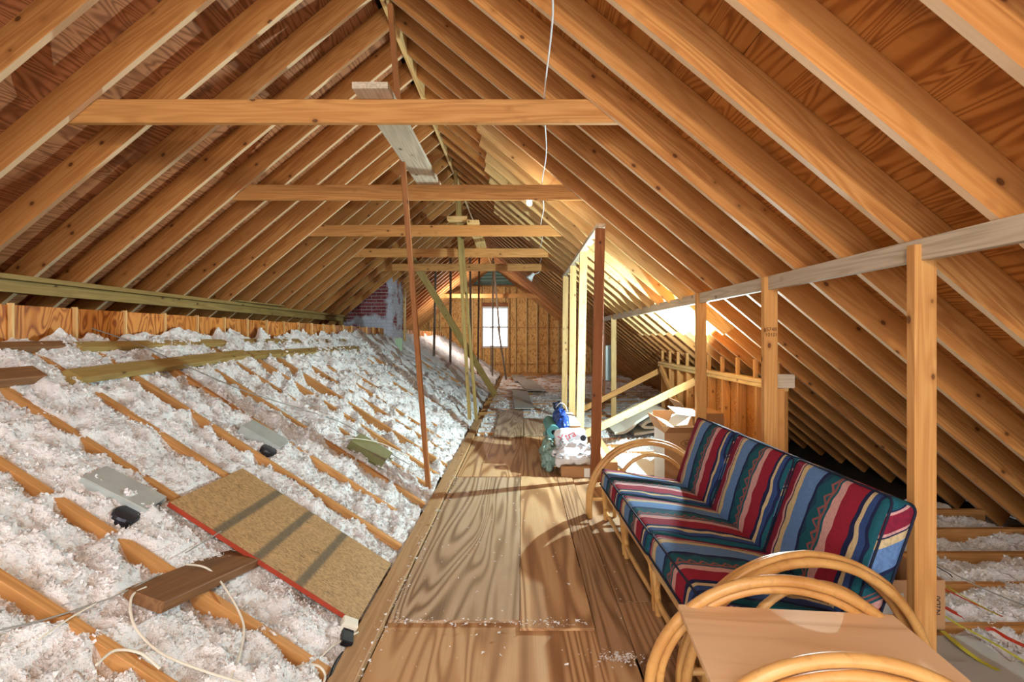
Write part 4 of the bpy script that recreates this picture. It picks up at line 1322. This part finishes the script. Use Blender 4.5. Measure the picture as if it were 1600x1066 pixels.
housing(-1.84, 3.47, -0.08, 'smaller galvanised light housing in a bay beyond the OSB sheet', 'galvanised', rz=0.1, w=0.30, d=0.18)
housing(-1.36, 4.33, 0.0, 'olive box-shaped housing on the slope left of the slim reddish pole', 'olive_metal', rz=0.05, w=0.34, d=0.30, h=0.06, can=False)

# ------------------------------------------------------------------ cables
def sl(u, v, lift=0.02):
    """photo point on the insulated slope"""
    k = -((527 - v) + VS * (u - 815)) / (VS * -VX)
    return Vector(((u - 815) / k, FPX / k, 0)), k
def slope_pts(uv, lift=0.02):
    out = []
    for u, v in uv:
        p, k = sl(u, v)
        p.z = slope_z(p.x) + lift
        out.append(p)
    return out
tube('cable', slope_pts([(290, 893), (325, 900), (355, 935), (380, 985), (376, 1030), (360, 1075)], 0.03), 0.0042, 'white_cable', None, 7,
     label='white cable arching over the short dark plank', cat='cable')
tube('cable', slope_pts([(228, 930), (206, 945), (206, 980), (225, 1012), (262, 1040), (330, 1066), (380, 1080)], 0.03), 0.0045, 'white_cable', None, 7,
     label='white cable looping left of the short dark plank', cat='cable')
tube('cable', slope_pts([(150, 1060), (180, 1036), (220, 1040), (250, 1064)], 0.04), 0.0045, 'white_cable', None, 7,
     label='white cable arc at the bottom left corner', cat='cable')
tube('cable', slope_pts([(-20, 1000), (70, 978), (140, 955), (185, 938), (250, 905)], 0.02), 0.003, 'grey_cable', None, 6,
     label='thin grey cable crossing the joist at the left bottom', cat='cable')
tube('cable', slope_pts([(60, 1010), (110, 975), (150, 952)], 0.02), 0.003, 'white_cable', None, 6,
     label='short pale cable end at the left bottom joist', cat='cable')
tube('cable', slope_pts([(290, 875), (330, 850), (345, 840)], 0.03), 0.003, 'grey_cable', None, 6,
     label='thin cable running under the red board edge', cat='cable')
tube('cable', slope_pts([(45, 490), (130, 520), (215, 548), (268, 572), (380, 620), (470, 648), (540, 672), (590, 705), (640, 735)], 0.05), 0.004, 'grey_cable', None, 6,
     label='long grey cable running diagonally over the insulated slope', cat='cable')
tube('cable', slope_pts([(520, 702), (560, 700), (600, 708), (640, 728)], 0.08), 0.004, 'white_cable', None, 6,
     label='pale cable draped over the olive housing', cat='cable')
pw = [on_floor(u, v, z) for u, v, z in ((480, 1080, 0.05), (493, 1040, 0.06), (520, 1010, 0.07), (560, 988, 0.06))]
tube('cable', pw, 0.0045, 'white_cable', None, 7, label='white cable leading to the plug beside the walkway plank', cat='cable')
pw = [on_floor(u, v, z) for u, v, z in ((440, 1062, 0.05), (465, 1042, 0.08), (495, 1040, 0.09), (508, 1056, 0.06), (500, 1080, 0.05))]
tube('cable', pw, 0.0045, 'white_cable', None, 7, label='white cable loop left of the walkway plank', cat='cable')
pw = [on_floor(u, v, z) for u, v, z in ((512, 1070, 0.03), (520, 1046, 0.05), (528, 1030, 0.05), (536, 1020, 0.03))]
tube('cable', pw, 0.006, 'black_rubber', None, 7, label='black cable beside the walkway plank', cat='cable')
plug = empty('plug', (-0.83, 2.27, 0.06), label='ivory plug box with a black socket beside the walkway plank', cat='plug')
pm = slope_mat(-0.825, 2.27, 0.035, 0.35)
link('housing', rounded_box(0.075, 0.055, 0.045, 0.006, 0, 2), 'ivory_plastic', plug, pm, smooth=True)
link('socket', prism_mesh(0.05, 0.08, 0.03, 0.004, 'black_rubber'), None, plug, pm @ Matrix.Translation((0.0, -0.065, -0.012)))

# cable over the ties, bulbs
cab = [(0.085, 0.9, CAMZ + 1.47), (0.088, 1.8, CAMZ + 1.455)]
for y in (2.92, 4.545, 6.17, 7.8, 9.42):
    cab += [(0.04 + 0.033 * y, y - 0.8, CAMZ + 1.42), (0.04 + 0.033 * y, y, CAMZ + 1.428)]
cab = [Vector(c) for c in cab]
wire = tube('lamp_cable', [Vector((0.05, -1.0, CAMZ + 1.30))] + cab, 0.0045, 'white_paint', None, 7, per=8,
            label='white lamp cable running over the collar ties towards the window', cat='cable')

def bulb(name, loc, power, color, label, r=0.032, hang=0.0, lit=True):
    root = empty(name, loc, label=label, cat='lamp')
    if lit:
        area = 4 * math.pi * r * r
        mt = emit('bulb_glow_%s' % len(MATS), color, power / (math.pi * area))
    prof = [(0.0001, -r)] + [(r * math.sin(a), -r * math.cos(a)) for a in [math.pi * k / 12 for k in range(1, 11)]] + [(r * 0.42, r * 1.05)]
    link('glass', lathe_mesh(prof, 18), mt.name if lit else 'white_paint', root, Matrix.Translation(loc), smooth=True)
    link('socket', lathe_mesh([(0.0, r * 1.0), (r * .45, r * 1.0), (r * .5, r * 2.2), (r * .3, r * 2.5), (0, r * 2.5)], 14), 'white_paint', root, Matrix.Translation(loc), smooth=False)
    if hang:
        p = Vector(loc)
        tube('cord', [p + Vector((0, 0, r * 2.4)), p + Vector((0, 0, r * 2.4 + hang))], 0.004, 'white_paint', root, 6)
    return root
WARM = (1.0, 0.885, 0.72, 1)
NEUT = (1.0, 0.90, 0.74, 1)
COOL = (0.68, 0.93, 0.98, 1)
bulb('light_bulb', (0.05, -1.0, CAMZ + 1.10), POWER_NEAR, WARM, 'bare bulb hanging from the cable end behind the viewer', hang=0.12)
bulb('light_bulb', (0.075, 4.66, CAMZ + 1.285), POWER_TIE, NEUT, 'bare bulb hanging under the second collar tie', r=0.026, hang=0.07)
# clamp lamp tucked behind the third right-hand post
cl_pos = Vector((1.90, 5.18, CAMZ - 0.08))
clamp = bulb('clamp_lamp', cl_pos, POWER_CLAMP, COOL, 'bright dish lamp clamped to a rafter behind the third right post', r=0.021, hang=0.0)
ax = Vector((-0.85, 0.0, 0.5)).normalized()
dish = [(0.052 * math.sin(a), 0.052 * math.cos(a)) for a in [math.radians(97 + 80 * k / 12) for k in range(13)]]
dish += [(0.050 * math.sin(a), 0.050 * math.cos(a)) for a in [math.radians(177 - 80 * k / 12) for k in range(13)]]
link('reflector_dish', lathe_mesh(dish, 24), 'white_paint', clamp, facing(cl_pos, (0, 1, 0), ax), smooth=True)
tube('clamp_arm', [cl_pos - ax * 0.052, cl_pos - ax * 0.075 + Vector((-0.01, 0, 0.05)), cl_pos + Vector((0.02, 0, 0.14)), cl_pos + Vector((0.02, 0, roof_z(1.92) - cl_pos.z))], 0.006, 'dark_metal', clamp, 7)
# spot fixture hanging at the fifth tie
fx = Vector((0.30, 9.5, CAMZ + 1.20))
fxt = empty('hanging_lamp', fx, label='small white reflector lamp hanging at the fifth collar tie', cat='lamp')
link('reflector', lathe_mesh([(0.03, 0.06), (0.035, 0.0), (0.075, -0.09), (0.07, -0.09), (0.03, 0.0)], 16), 'white_paint', fxt,
     Matrix.Translation(fx + Vector((-0.1, 0, 0))) @ Matrix.Rotation(0.7, 4, 'Y'), smooth=True)
tube('cord', [fx + Vector((0.04, -0.05, 0.22)), fx + Vector((0.05, 0, 0.08)), fx + Vector((-0.05, 0, 0.03))], 0.007, 'white_paint', fxt, 6)

bulb('light_bulb', (-1.836, 15.2, CAMZ + 1.1), POWER_FAR_FILL, (1.0, 0.96, 0.9, 1), 'added unseen fill bulb under a left rafter near the far window', r=0.03, hang=0.78)  # unseen bulb, added to brighten the end wall

# ------------------------------------------------------------------ straps lying on the right insulation
def ribbon(name, pts, w, mat, label):
    P = smooth_path(pts, 8)
    vs, fs = [], []
    n = len(P)
    for i, p in enumerate(P):
        tg = (P[min(i + 1, n - 1)] - P[max(i - 1, 0)]).normalized()
        sd = Vector((tg.y, -tg.x, 0)).normalized() * w / 2
        for q in (p - sd, p + sd, p + sd + Vector((0, 0, .0016)), p - sd + Vector((0, 0, .0016))):
            vs.append(tuple(q))
    for i in range(n - 1):
        a, b = 4 * i, 4 * i + 4
        for k in range(4):
            k2 = (k + 1) % 4
            fs.append((a + k, a + k2, b + k2, b + k))
    fs += [(0, 1, 2, 3), (4 * n - 4, 4 * n - 3, 4 * n - 2, 4 * n - 1)]
    tag(link(name, poly_mesh(vs, fs), mat), label, 'strap')
def fl(*uv, z=0.04): return [on_floor(u, v, z + 0.01 * math.sin(i * 2.1)) for i, (u, v) in enumerate(uv)]
ribbon('strap', fl((1472, 986), (1500, 1010), (1530, 1032), (1560, 1048)), 0.022, 'yellow_strap', 'lowest yellow strap beside the grey board')
ribbon('strap', fl((1474, 962), (1500, 978), (1520, 988), (1560, 1010), (1610, 1040)), 0.014, 'yellow_strap', 'middle yellow strap on the right insulation')
ribbon('strap', fl((1455, 900), (1485, 920), (1510, 935), (1560, 962)), 0.008, 'yellow_strap', 'thin yellow strap ending under the orange one')
ribbon('strap', fl((1474, 948), (1492, 958), (1505, 966)), 0.03, 'red_strap', 'short red strap end poking out behind the small carton')
ribbon('strap', fl((1540, 984), (1552, 984), (1575, 998), (1610, 1014), z=0.07), 0.03, 'red_strap', 'broad red strap at the right picture edge')
ribbon('strap', fl((1458, 912), (1490, 928), (1525, 945), (1566, 964)), 0.012, 'red_strap', 'thin orange-red strap crossing the insulation')
tube('cable', fl((1450, 874), (1500, 902), (1550, 926), (1610, 950)), 0.004, 'grey_cable', None, 6, label='grey cable crossing the right insulation', cat='cable')
tube('cable', fl((1452, 880), (1480, 895), (1488, 902)), 0.0035, 'black_rubber', None, 6, label='short dark cable end near the right post', cat='cable')
